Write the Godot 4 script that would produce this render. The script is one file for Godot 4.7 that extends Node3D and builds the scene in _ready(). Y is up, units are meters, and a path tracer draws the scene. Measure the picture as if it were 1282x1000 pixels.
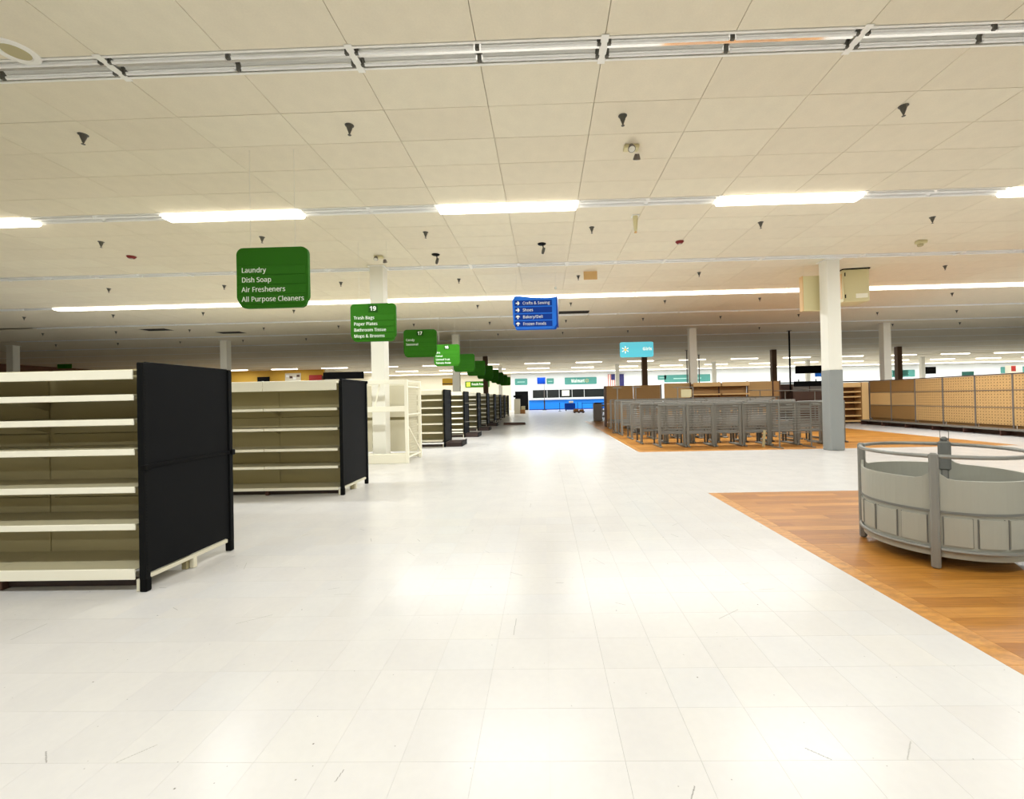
extends Node3D
# World: camera above the origin, the main aisle runs along -z; Z in comments and helpers = metres ahead (so z = -Z).

const EYE := 1.4713
const CEIL := 4.861
const ROW0 := 4.27          # Z of the nearest row of ceiling strips
const ROWP := 3.41          # spacing of the rows
const TILE_D := 0.62        # depth of a ceiling tile
const STRIP := 0.31         # depth of a light strip
const FX := 0.646           # an end of a fixture
const FL := 2.438           # length of a fixture
const XL := -40.0
const XR := 70.0
const ZB := -11.0           # wall behind the viewer
const ZF := 58.0            # far wall

var M := {}
var cache := {}
var used := {}
var rng := RandomNumberGenerator.new()
var sans := SystemFont.new()
var sans_bold := SystemFont.new()
var ORD := ["first", "second", "third", "fourth", "fifth", "sixth", "seventh", "eighth", "ninth", "tenth", "eleventh", "twelfth", "thirteenth", "fourteenth", "fifteenth", "sixteenth", "seventeenth", "eighteenth", "nineteenth", "twentieth"]

# ---------------------------------------------------------------- helpers
func ordinal(n: int) -> String:
	if n < 20: return ORD[n]
	var tens := {2: "twenty", 3: "thirty", 4: "forty", 5: "fifty"}
	var k := n + 1
	if k % 10 == 0: return {3: "thirtieth", 4: "fortieth", 5: "fiftieth"}[k / 10]
	return tens[k / 10] + "-" + ORD[k % 10 - 1]

func V(x: float, y: float, Z: float) -> Vector3:
	return Vector3(x, y, -Z)

func numbered(called: String) -> String:
	var n: int = used.get(called, 0)
	used[called] = n + 1
	return called if n == 0 else "%s_%03d" % [called, n]

func tag(o: Node, label: String, category: String, group := "", kind := "") -> Node:
	if label: o.set_meta("label", label)
	if category: o.set_meta("category", category)
	if group: o.set_meta("group", group)
	if kind: o.set_meta("kind", kind)
	return o

func thing(called: String, label: String, category: String, at := Vector3.ZERO, turn := 0.0, group := "") -> Node3D:
	var o := Node3D.new()
	o.name = numbered(called)
	add_child(o)
	o.position = at
	o.rotation.y = turn
	tag(o, label, category, group)
	return o

func part(called: String, mesh: Mesh, mat: Material, parent: Node = self, at := Vector3.ZERO, basis := Basis()) -> MeshInstance3D:
	var o := MeshInstance3D.new()
	o.name = numbered(called) if parent == self else called
	o.mesh = mesh
	o.material_override = mat
	o.transform = Transform3D(basis, at)
	o.cast_shadow = GeometryInstance3D.SHADOW_CASTING_SETTING_ON
	parent.add_child(o, true)
	return o

func structure(called: String, mesh: Mesh, mat: Material, label: String, at := Vector3.ZERO) -> MeshInstance3D:
	var o := part(called, mesh, mat, self, at)
	tag(o, label, called.split("_")[0], "", "structure")
	return o

func st_new() -> SurfaceTool:
	var st := SurfaceTool.new()
	st.begin(Mesh.PRIMITIVE_TRIANGLES)
	st.set_smooth_group(-1)
	return st

func done(st: SurfaceTool) -> ArrayMesh:
	st.generate_normals()
	return st.commit()

func tri(st: SurfaceTool, a: Vector3, b: Vector3, c: Vector3, mid: Vector3) -> void:
	if (b - a).cross(c - a).dot((a + b + c) / 3.0 - mid) > 0.0:
		var t := b
		b = c
		c = t
	st.add_vertex(a); st.add_vertex(b); st.add_vertex(c)

func quad(st: SurfaceTool, a: Vector3, b: Vector3, c: Vector3, d: Vector3, mid: Vector3) -> void:
	tri(st, a, b, c, mid)
	tri(st, a, c, d, mid)

# box with chamfered edges
func bx(st: SurfaceTool, c: Vector3, s: Vector3, b := 0.0, r := Basis()) -> void:
	var h := s * 0.5
	b = minf(b, minf(h.x, minf(h.y, h.z)) * 0.8)
	if b <= 0.0:
		for ax in 3:
			var u := (ax + 1) % 3
			var v := (ax + 2) % 3
			for sg in [-1.0, 1.0]:
				var p: Array[Vector3] = []
				for q in [[-1, -1], [1, -1], [1, 1], [-1, 1]]:
					var w := Vector3.ZERO
					w[ax] = sg * h[ax]; w[u] = q[0] * h[u]; w[v] = q[1] * h[v]
					p.append(c + r * w)
				quad(st, p[0], p[1], p[2], p[3], c)
		return
	var pt := func(ax: int, sx: float, sy: float, sz: float) -> Vector3:
		var w := Vector3(sx * (h.x - b), sy * (h.y - b), sz * (h.z - b))
		w[ax] = [sx, sy, sz][ax] * h[ax]
		return c + r * w
	for ax in 3:
		var u := (ax + 1) % 3
		var v := (ax + 2) % 3
		for sg in [-1.0, 1.0]:
			var p: Array[Vector3] = []
			for q in [[-1, -1], [1, -1], [1, 1], [-1, 1]]:
				var s3 := [0.0, 0.0, 0.0]
				s3[ax] = sg; s3[u] = float(q[0]); s3[v] = float(q[1])
				p.append(pt.call(ax, s3[0], s3[1], s3[2]))
			quad(st, p[0], p[1], p[2], p[3], c)
		# edges along axis ax
		for q in [[-1, -1], [1, -1], [1, 1], [-1, 1]]:
			var p: Array[Vector3] = []
			for e in [[u, -1.0], [u, 1.0], [v, 1.0], [v, -1.0]]:
				var s3 := [0.0, 0.0, 0.0]
				s3[ax] = e[1]; s3[u] = float(q[0]); s3[v] = float(q[1])
				p.append(pt.call(e[0], s3[0], s3[1], s3[2]))
			quad(st, p[0], p[1], p[2], p[3], c)
	for sx in [-1.0, 1.0]:
		for sy in [-1.0, 1.0]:
			for sz in [-1.0, 1.0]:
				tri(st, pt.call(0, sx, sy, sz), pt.call(1, sx, sy, sz), pt.call(2, sx, sy, sz), c)

func box(s: Vector3, b := 0.0) -> Mesh:
	var key := "b%.4f_%.4f_%.4f_%.4f" % [s.x, s.y, s.z, b]
	if not cache.has(key):
		var st := st_new()
		bx(st, Vector3.ZERO, s, b)
		cache[key] = done(st)
	return cache[key]

func tube(st: SurfaceTool, pts: Array, rad: float, sides := 8, closed := false) -> void:
	var n := pts.size()
	var rings := []
	for i in n:
		var a: Vector3 = pts[(i - 1 + n) % n] if closed or i > 0 else pts[i]
		var b: Vector3 = pts[(i + 1) % n] if closed or i < n - 1 else pts[i]
		var d := (b - a).normalized()
		var side := d.cross(Vector3.UP if absf(d.y) < 0.95 else Vector3.RIGHT).normalized()
		var up := side.cross(d)
		var ring := []
		for k in sides:
			var t := TAU * k / sides
			ring.append(pts[i] + (side * cos(t) + up * sin(t)) * rad)
		rings.append(ring)
	for i in (n if closed else n - 1):
		var j := (i + 1) % n
		var mid: Vector3 = (pts[i] + pts[j]) * 0.5
		for k in sides:
			var l := (k + 1) % sides
			quad(st, rings[i][k], rings[j][k], rings[j][l], rings[i][l], mid)
	if not closed:
		for k in range(1, sides - 1):
			tri(st, rings[0][0], rings[0][k], rings[0][k + 1], pts[1])
			tri(st, rings[n - 1][0], rings[n - 1][k], rings[n - 1][k + 1], pts[n - 2])

func lathe(st: SurfaceTool, prof: Array, c := Vector3.ZERO, segs := 16) -> void:
	for i in prof.size() - 1:
		var p: Vector2 = prof[i]
		var q: Vector2 = prof[i + 1]
		for k in segs:
			var a := TAU * k / segs
			var b := TAU * (k + 1) / segs
			var da := Vector3(cos(a), 0, sin(a))
			var db := Vector3(cos(b), 0, sin(b))
			var mid := c + Vector3(0, (p.y + q.y) * 0.5, 0)
			if absf(p.y - q.y) < 0.0005: mid.y += -0.1 if i < prof.size() / 2 else 0.1
			var v0 := c + da * p.x + Vector3(0, p.y, 0)
			var v1 := c + db * p.x + Vector3(0, p.y, 0)
			var v2 := c + db * q.x + Vector3(0, q.y, 0)
			var v3 := c + da * q.x + Vector3(0, q.y, 0)
			if p.x > 0.0: tri(st, v0, v1, v2, mid)
			if q.x > 0.0: tri(st, v0, v2, v3, mid)

# polygon in (u, v) pushed along w; axes given as basis columns
func prism(st: SurfaceTool, poly: PackedVector2Array, depth: float, org: Vector3, u: Vector3, v: Vector3, w: Vector3) -> void:
	var idx := Geometry2D.triangulate_polygon(poly)
	var n := poly.size()
	var cen := Vector2.ZERO
	for p in poly: cen += p / n
	var mid := org + u * cen.x + v * cen.y + w * depth * 0.5
	for face: float in [0.0, depth]:
		for i in range(0, idx.size(), 3):
			var a: Vector3 = org + u * poly[idx[i]].x + v * poly[idx[i]].y + w * face
			var b: Vector3 = org + u * poly[idx[i + 1]].x + v * poly[idx[i + 1]].y + w * face
			var c: Vector3 = org + u * poly[idx[i + 2]].x + v * poly[idx[i + 2]].y + w * face
			tri(st, a, b, c, (a + b + c) / 3.0 + w * (depth * 0.5 - face))
	for i in n:
		var a := poly[i]
		var b := poly[(i + 1) % n]
		var A := org + u * a.x + v * a.y
		var B := org + u * b.x + v * b.y
		quad(st, A, B, B + w * depth, A + w * depth, mid)

func rounded(w: float, h: float, r: float, seg := 5) -> PackedVector2Array:
	var o := PackedVector2Array()
	for q in [[1, 1, 0.0], [-1, 1, 0.25], [-1, -1, 0.5], [1, -1, 0.75]]:
		for k in seg + 1:
			var t: float = TAU * (q[2] + 0.25 * k / seg)
			o.append(Vector2(q[0] * (w / 2 - r) + cos(t) * r, q[1] * (h / 2 - r) + sin(t) * r))
	return o

func lettering(text: String, size: float, mat: Material, parent: Node, at: Vector3, bold := false, left := true, fit := 0.0) -> MeshInstance3D:
	var t := TextMesh.new()
	t.text = text
	t.font = sans_bold if bold else sans
	t.font_size = 48
	t.pixel_size = size / 48.0
	t.depth = 0.006
	t.curve_step = 2.0
	t.horizontal_alignment = HORIZONTAL_ALIGNMENT_LEFT if left else HORIZONTAL_ALIGNMENT_CENTER
	var b := Basis()
	if fit > 0.0:
		var wide := t.get_aabb().size.x
		if wide > 0.01: b = b.scaled(Vector3(fit / wide, 1, 1))
	return part("lettering", t, mat, parent, at, b)

# pixel of the photograph that a point falls on (only used to number things in view for their labels)
func in_view(p: Vector3) -> bool:
	var X := p.x
	var Z := -p.z
	return Z > 1.0 and absf(X / Z + 0.05) < 1.17

# ---------------------------------------------------------------- materials
func mat(c: Color, rough := 0.6, metal := 0.0) -> StandardMaterial3D:
	var m := StandardMaterial3D.new()
	m.albedo_color = c
	m.roughness = rough
	m.metallic = metal
	return m

func matte(c: Color, rough := 0.6) -> StandardMaterial3D:
	var m := mat(c, rough)
	m.metallic_specular = 0.2
	return m

func c8(r: int, g: int, b: int) -> Color:
	return Color(r / 255.0, g / 255.0, b / 255.0)

func noise_of(freq: float, sd: int, oct := 3) -> FastNoiseLite:
	var n := FastNoiseLite.new()
	n.seed = sd
	n.frequency = freq
	n.fractal_octaves = oct
	n.noise_type = FastNoiseLite.TYPE_SIMPLEX_SMOOTH
	return n

func image_tex(w: int, h: int, data: PackedByteArray, fmt := Image.FORMAT_RGB8) -> ImageTexture:
	return ImageTexture.create_from_image(Image.create_from_data(w, h, false, fmt, data))

# worn vinyl: faint smudges, specks and scratches (tileable by mirrored noise)
func make_floor_textures() -> void:
	var n := 1024
	var a := noise_of(0.006, 3, 4).get_seamless_image(n, n)
	var b := noise_of(0.05, 9, 3).get_seamless_image(n, n)
	var alb := PackedByteArray(); alb.resize(n * n * 3)
	var rgh := PackedByteArray(); rgh.resize(n * n)
	var da := a.get_data()
	var db := b.get_data()
	for i in n * n:
		var s := (da[i] - 128) / 128.0
		var f := (db[i] - 128) / 128.0
		var v := 244.0 + s * 2.5 + f * 1.6
		alb[i * 3] = int(clampf(v + 2, 0, 255)); alb[i * 3 + 1] = int(clampf(v, 0, 255)); alb[i * 3 + 2] = int(clampf(v - 1 - s * 1.0, 0, 255))
		rgh[i] = int(clampf(60.0 + s * 5.0 + f * 3.0, 20, 255))
	var im := Image.create_from_data(n, n, false, Image.FORMAT_RGB8, alb)
	var r := RandomNumberGenerator.new()
	r.seed = 77
	for k in 90:
		var x := r.randi() % n
		var y := r.randi() % n
		var g := r.randf_range(0.35, 0.75)
		var w := 1 + (1 if r.randf() < 0.15 else 0)
		im.fill_rect(Rect2i(x, y, w, w), Color(g, g * 0.97, g * 0.9))
	for k in 16:                        # scratches
		var p := Vector2(r.randf() * n, r.randf() * n)
		var d := Vector2.from_angle(r.randf() * TAU)
		var ln := r.randi_range(12, 70)
		var g := r.randf_range(0.6, 0.84)
		for q in ln:
			var w := p + d * q
			var xy := Vector2i(posmod(int(w.x), n), posmod(int(w.y), n))
			im.set_pixelv(xy, im.get_pixelv(xy) * Color(g, g, g * 0.97))
	M.floor_alb = ImageTexture.create_from_image(im)
	M.floor_rgh = image_tex(n, n, rgh, Image.FORMAT_L8)

# wood grain that runs along u
func make_wood_texture() -> void:
	var w := 1024
	var h := 512
	var nz := noise_of(0.02, 21, 4)
	var fine := noise_of(0.1, 5, 2)
	var d := PackedByteArray(); d.resize(w * h * 3)
	for y in h:
		for x in w:
			var blend := float(x) / w
			var g0 := nz.get_noise_2d(x * 0.16, y * 2.4)
			var g1 := nz.get_noise_2d((x - w) * 0.16, y * 2.4)
			var g := lerpf(g0, g1, blend)
			var f := fine.get_noise_2d(x * 0.12, y * 3.0)
			var v := 0.9 + g * 0.2 + f * 0.06
			var i := (y * w + x) * 3
			d[i] = int(clampf(v * 255 + 12, 0, 255)); d[i + 1] = int(clampf(v * 245, 0, 255)); d[i + 2] = int(clampf(v * 222, 0, 255))
	M.wood_tex = image_tex(w, h, d)

func make_peg_texture() -> void:
	var n := 128
	var d := PackedByteArray(); d.resize(n * n * 3)
	var nz := noise_of(0.03, 8, 3)
	for y in n:
		for x in n:
			var cx := (x % 32) - 16
			var cy := (y % 32) - 16
			var v := 236.0 + nz.get_noise_2d(x, y) * 14.0
			if cx * cx + cy * cy < 26: v *= 0.42
			var i := (y * n + x) * 3
			d[i] = int(v); d[i + 1] = int(v); d[i + 2] = int(v)
	M.peg_tex = image_tex(n, n, d)

func make_ceiling_texture() -> void:
	var n := 512
	var a := noise_of(0.09, 31, 3).get_seamless_image(n, n).get_data()
	var b := noise_of(0.008, 32, 3).get_seamless_image(n, n).get_data()
	var d := PackedByteArray(); d.resize(n * n * 3)
	for i in n * n:
		var v := 246.0 + (a[i] - 128) * 0.02 + (b[i] - 128) * 0.02
		d[i * 3] = int(clampf(v, 0, 255)); d[i * 3 + 1] = int(clampf(v, 0, 255)); d[i * 3 + 2] = int(clampf(v - 2, 0, 255))
	M.ceil_tex = image_tex(n, n, d)

func world_tex(m: StandardMaterial3D, tex: Texture2D, scale: Vector3) -> StandardMaterial3D:
	m.albedo_texture = tex
	m.uv1_triplanar = true
	m.uv1_world_triplanar = true
	m.uv1_scale = scale
	m.uv1_triplanar_sharpness = 8.0
	return m

func make_materials() -> void:
	sans.font_names = PackedStringArray(["Droid Sans"])
	sans_bold.font_names = PackedStringArray(["Droid Sans"])
	sans_bold.font_weight = 700
	make_floor_textures()
	make_wood_texture()
	make_peg_texture()
	make_ceiling_texture()
	M.tiles = []
	for c in [c8(222, 220, 216), c8(220, 218, 214), c8(223, 221, 216), c8(221, 220, 217)]:
		var m := world_tex(mat(c, 0.9), M.floor_alb, Vector3.ONE * 0.31)
		m.roughness_texture = M.floor_rgh
		m.roughness = 1.0
		m.metallic_specular = 0.3
		M.tiles.append(m)
	M.grout = mat(c8(204, 200, 192), 0.8)
	M.ceiling_tiles = []
	for c in [c8(245, 235, 212), c8(243, 233, 210), c8(246, 237, 214)]:
		M.ceiling_tiles.append(world_tex(mat(c, 0.95), M.ceil_tex, Vector3.ONE * 0.8))
	M.ceiling_grid = mat(c8(232, 222, 200), 0.8)
	M.plenum = mat(c8(40, 35, 28), 0.95)
	M.woods = []
	for c in [c8(188, 138, 62), c8(180, 130, 55), c8(196, 146, 70), c8(172, 121, 48), c8(184, 134, 58), c8(202, 153, 77)]:
		M.woods.append(world_tex(mat(c, 0.36), M.wood_tex, Vector3(0.55, 1, 1.9)))
	M.wood_border = world_tex(mat(c8(206, 158, 84), 0.36), M.wood_tex, Vector3(1.9, 1, 0.55))
	M.wood_gap = mat(c8(92, 56, 26), 0.8)
	M.cream = mat(c8(226, 219, 194), 0.45)
	M.cream_panel = mat(c8(190, 179, 138), 0.6)
	M.shelf_top = mat(c8(192, 183, 150), 0.5)
	M.cream_edge = mat(c8(252, 247, 226), 0.35)
	M.navy = matte(c8(17, 18, 19), 0.55)
	M.navy_dark = matte(c8(19, 20, 20), 0.55)
	M.black = matte(c8(13, 13, 13), 0.55)
	M.rust = mat(c8(88, 56, 44), 0.8)
	M.white = mat(c8(240, 238, 230), 0.5)
	M.white_paint = mat(c8(242, 239, 226), 0.6)
	M.grey_paint = mat(c8(146, 149, 146), 0.55)
	M.bin = mat(c8(164, 163, 150), 0.5)
	M.bin_dark = mat(c8(112, 113, 108), 0.5)
	M.bin_metal = mat(c8(138, 137, 130), 0.42, 0.25)
	M.rack = mat(c8(124, 122, 114), 0.45, 0.2)
	M.rack_dark = mat(c8(84, 81, 74), 0.5, 0.2)
	M.peg = world_tex(mat(c8(214, 172, 112), 0.7), M.peg_tex, Vector3.ONE * 2.6)
	M.peg_brown = world_tex(mat(c8(170, 128, 72), 0.7), M.peg_tex, Vector3.ONE * 2.6)
	M.tan = mat(c8(222, 182, 122), 0.6)
	M.tan_dark = mat(c8(170, 128, 76), 0.6)
	M.brown = mat(c8(84, 56, 40), 0.6)
	M.brown_dark = mat(c8(54, 38, 32), 0.6)
	M.grey_rail = mat(c8(120, 112, 104), 0.5, 0.2)
	M.green = matte(c8(46, 106, 20), 0.5)
	M.green_strip = matte(c8(49, 110, 24), 0.5)
	M.green_back = matte(c8(32, 78, 18), 0.5)
	M.sign_white = mat(c8(246, 250, 240), 0.5)
	M.blue = matte(c8(44, 120, 230), 0.5)
	M.blue_dark = matte(c8(16, 58, 150), 0.5)
	M.blue_wall = mat(c8(10, 136, 250), 0.5)
	M.teal = mat(c8(72, 186, 206), 0.4)
	M.teal_green = mat(c8(70, 142, 132), 0.5)
	M.pale_teal = mat(c8(168, 208, 200), 0.5)
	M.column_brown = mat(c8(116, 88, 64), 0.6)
	M.tan_shade = mat(c8(132, 92, 50), 0.6)
	M.spark = mat(c8(236, 196, 96), 0.5)
	M.lime = mat(c8(190, 200, 60), 0.5)
	M.wall_white = mat(c8(226, 229, 230), 0.7)
	M.wall_cream = mat(c8(214, 205, 182), 0.8)
	M.wall_yellow = mat(c8(226, 178, 66), 0.7)
	M.wall_brown = mat(c8(120, 84, 66), 0.8)
	M.yellow = mat(c8(214, 170, 40), 0.5)
	M.red = mat(c8(188, 42, 30), 0.5)
	M.flag_blue = mat(c8(44, 42, 96), 0.8)
	M.flag_red = mat(c8(206, 120, 108), 0.8)
	M.dark_glass = mat(c8(34, 38, 38), 0.15)
	M.steel = mat(c8(120, 122, 118), 0.4, 0.6)
	M.sprinkler = mat(c8(92, 90, 82), 0.45, 0.35)
	M.alarm = mat(c8(128, 22, 20), 0.45)
	M.beige_box = mat(c8(222, 212, 164), 0.5)
	M.lens_glass = mat(c8(228, 226, 214), 0.15)
	M.reflector = mat(c8(250, 249, 246), 0.08, 1.0)
	M.tube_off = mat(c8(253, 253, 250), 0.3)
	M.lens_white = mat(c8(253, 253, 250), 0.4)
	M.housing = mat(c8(248, 246, 238), 0.5)
	M.wire = mat(c8(226, 222, 208), 0.5)
	M.cardboard = mat(c8(150, 102, 56), 0.8)
	M.lit = mat(c8(250, 248, 240), 0.5)
	M.lit.emission_enabled = true
	M.lit.emission = Color(1.0, 0.97, 0.92)
	M.lit.emission_energy_multiplier = 3.0

# ---------------------------------------------------------------- scene
func _ready() -> void:
	rng.seed = 4711
	# camera: wide lens, principal point right of the picture's middle (the photograph was cropped)
	var f := 550.0
	var cam := Camera3D.new()
	cam.name = "camera"
	cam.projection = Camera3D.PROJECTION_FRUSTUM
	cam.near = 0.1
	cam.far = 300.0
	cam.keep_aspect = Camera3D.KEEP_HEIGHT
	cam.size = 1000.0 / f * cam.near
	cam.frustum_offset = Vector2((641.0 - 669.5) / f, (495.0 - 500.0) / f) * cam.near
	cam.transform = Transform3D(Basis(Vector3.UP, 0.0213) * Basis(Vector3.RIGHT, 0.0075) * Basis(Vector3.BACK, -0.0213), Vector3(0, EYE, 0))
	add_child(cam)
	cam.current = true
	var we := WorldEnvironment.new()
	we.name = "surroundings"
	var e := Environment.new()
	e.background_mode = Environment.BG_COLOR
	e.background_color = Color(0, 0, 0)
	e.tonemap_mode = Environment.TONE_MAPPER_LINEAR
	e.tonemap_exposure = 1.52
	e.sdfgi_enabled = true
	e.ssao_enabled = true
	e.ssil_enabled = true
	we.environment = e
	add_child(we)
	make_materials()
	lights()
	shell()
	ceiling_tiles()
	floor_tiles()
	wood_floors()
	columns()
	gondolas()
	frame_shelf()
	racks()
	pegboard_runs()
	bin()
	signs()
	far_wall()
	back_left()
	far_clutter()
	ceiling_fittings()

# ---------------------------------------------------------------- ceiling strips
func is_lit(k: int, i: int) -> bool:
	var odd: bool = posmod(i, 2) == 1
	if k == 1: return odd
	if k == 3: return i >= -7
	if k == 11 or k == 13: return odd
	if k == 15: return true
	if k == -1: return odd
	if k == -3: return odd
	return false

func lamp_light(at: Vector3, length: float, parent: Node, energy: float) -> void:
	var l := AreaLight3D.new()
	l.name = "lamp_light"
	l.area_size = Vector2(length, 0.27)
	l.light_color = Color(0.96, 0.985, 1.0)
	l.light_energy = energy
	l.area_range = 120.0
	l.area_attenuation = 2.0
	l.shadow_enabled = true
	l.rotation = Vector3(-PI / 2, 0, 0)
	l.position = at
	parent.add_child(l, true)

func fixture_meshes() -> Dictionary:
	if cache.has("fixture"): return cache.fixture
	var d := {}
	# recessed trough: profile in (depth, height), pushed along x
	var st := st_new()
	var L := FL - 0.012
	var hw := STRIP * 0.5 - 0.004
	bx(st, Vector3(0, 0.05, 0), Vector3(L, 0.012, hw * 2))
	bx(st, Vector3(0, 0.026, hw - 0.005), Vector3(L, 0.052, 0.01))
	bx(st, Vector3(0, 0.026, -hw + 0.005), Vector3(L, 0.052, 0.01))
	bx(st, Vector3(0, 0.0, hw - 0.012), Vector3(L, 0.006, 0.024))
	bx(st, Vector3(0, 0.0, -hw + 0.012), Vector3(L, 0.006, 0.024))
	d.housing = done(st)
	# mirrored reflector: shallow W along the whole length
	st = st_new()
	var prof := [Vector2(-hw + 0.012, 0.012), Vector2(-0.115, 0.018), Vector2(-0.035, 0.018), Vector2(0.0, 0.01), Vector2(0.035, 0.018), Vector2(0.115, 0.018), Vector2(hw - 0.012, 0.012)]
	for i in prof.size() - 1:
		var p: Vector2 = prof[i]
		var q: Vector2 = prof[i + 1]
		quad(st, Vector3(-L / 2, p.y, p.x), Vector3(L / 2, p.y, p.x), Vector3(L / 2, q.y, q.x), Vector3(-L / 2, q.y, q.x), Vector3(0, 1, 0))
	d.reflector = done(st)
	st = st_new()
	tube(st, [Vector3(-0.565, 0, 0), Vector3(0.565, 0, 0)], 0.016, 8)
	d.tube = done(st)
	st = st_new()
	bx(st, Vector3.ZERO, Vector3(0.04, 0.045, 0.035), 0.006)
	d.socket = done(st)
	st = st_new()
	bx(st, Vector3.ZERO, Vector3(0.075, 0.008, STRIP + 0.05), 0.003)
	d.plate = done(st)
	# wrap-around diffuser of a lit strip
	st = st_new()
	var poly := PackedVector2Array([Vector2(-0.145, 0.0), Vector2(-0.135, -0.045), Vector2(-0.10, -0.07), Vector2(0.10, -0.07), Vector2(0.135, -0.045), Vector2(0.145, 0.0)])
	prism(st, poly, L - 0.02, Vector3(-(L - 0.02) / 2, 0, 0), Vector3.BACK, Vector3.UP, Vector3.RIGHT)
	d.diffuser = done(st)
	cache.fixture = d
	return d

func lights() -> void:
	var F := fixture_meshes()
	var names := {-3: "in the row behind", -1: "in the row overhead behind", 0: "in the nearest row overhead", 1: "in the second row", 2: "in the third row", 3: "in the fourth row", 4: "in the fifth row", 5: "in the sixth row", 6: "in the seventh row", 11: "in the first of the far rows", 13: "in the second of the far rows", 15: "in the row along the far wall"}
	for k in names:
		var Z: float = ROW0 + ROWP * k
		var half: float = minf(1.2 * maxf(absf(Z), 6.0) + 2.5, 75.0)
		var span: int = int(half / FL) + 1
		var seen := 0
		var out_n := [0, 0]
		for i in range(-span, span + 1):
			var x: float = FX + FL * (i + 0.5)
			if x - FL / 2 < XL + 0.3 or x + FL / 2 > XR - 0.3: continue
			var lit := is_lit(k, i)
			if k < 0 and (not lit or absf(x) > 9.0): continue
			if k >= 11 and not lit: continue
			if k == 15 and x < -21.0: continue
			var at := V(x, CEIL, Z)
			var vis := in_view(at)
			if k >= 4 and not lit and not vis: continue
			var which: String = ("%s from left %s" % [ordinal(seen), names[k]]) if vis else ("%s past the %s edge %s" % [ordinal(out_n[0 if x < 0 else 1]), "left" if x < 0 else "right", names[k]])
			if not vis: out_n[0 if x < 0 else 1] += 1
			if vis: seen += 1
			var o := thing("lit_ceiling_light" if lit else "unlit_ceiling_light", ("glowing white ceiling light, " if lit else "unlit ceiling light with bare tubes, ") + which, "light", at, 0, ("lit ceiling strips " if lit else "unlit ceiling strips ") + names[k])
			part("housing", F.housing, M.housing, o)
			if lit:
				part("diffuser", F.diffuser, M.lit, o)
				lamp_light(Vector3(0, -0.085, 0), FL - 0.06, o, 7.5 if k < 11 else (6.0 if k == 15 else 3.8))
			else:
				part("reflector", F.reflector, M.reflector if k == 0 else M.lens_white, o)
				for s in [-1, 1]:
					for h in [-1, 1]:
						part("tube", F.tube, M.tube_off, o, Vector3(h * 0.6, -0.004, s * 0.075))
						if k == 0:
							part("socket", F.socket, M.sprinkler, o, Vector3(h * 1.17, 0.002, s * 0.075))
					if k == 0:
						part("socket", F.socket, M.sprinkler, o, Vector3(0, 0.002, s * 0.075))
			part("joint_plate", F.plate, M.housing, o, Vector3(FL / 2, -0.004 if not lit else 0.0, 0))
	# strips far back in the dark, too thin to tell apart
	for k in [7, 8, 9, 10, 12, 14]:
		var Z: float = ROW0 + ROWP * k
		var o := part("dim_light_strip", box(Vector3(XR - XL - 1.0, 0.03, STRIP - 0.03)), M.housing, self, V((XL + XR) / 2, CEIL + 0.02, Z))
		tag(o, "continuous row of unlit strips in the dim far ceiling, row %d" % (k + 1), "light", "", "stuff")

# ---------------------------------------------------------------- shell
func shell() -> void:
	var W := XR - XL
	var D := ZF - ZB
	var cx := (XL + XR) / 2
	var cz := (ZF + ZB) / 2
	structure("ceiling", box(Vector3(W + 0.6, 0.2, D + 0.6)), M.ceiling_grid, "beige suspended ceiling of flat panels", V(cx, CEIL + 0.21, cz))
	structure("floor", box(Vector3(W + 0.6, 0.2, D + 0.6)), M.grout, "worn off-white vinyl tile floor", V(cx, -0.104, cz))
	structure("wall_left", box(Vector3(0.2, CEIL + 0.4, D)), M.wall_brown, "dim brown wall at the far left side", V(XL - 0.1, CEIL / 2, cz))
	structure("wall_right", box(Vector3(0.2, CEIL + 0.4, D)), M.wall_white, "pale wall at the right side of the store", V(XR + 0.1, CEIL / 2, cz))
	structure("wall_back", box(Vector3(W, CEIL + 0.4, 0.2)), M.wall_cream, "cream wall behind the viewer", V(cx, CEIL / 2, ZB - 0.1))

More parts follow.
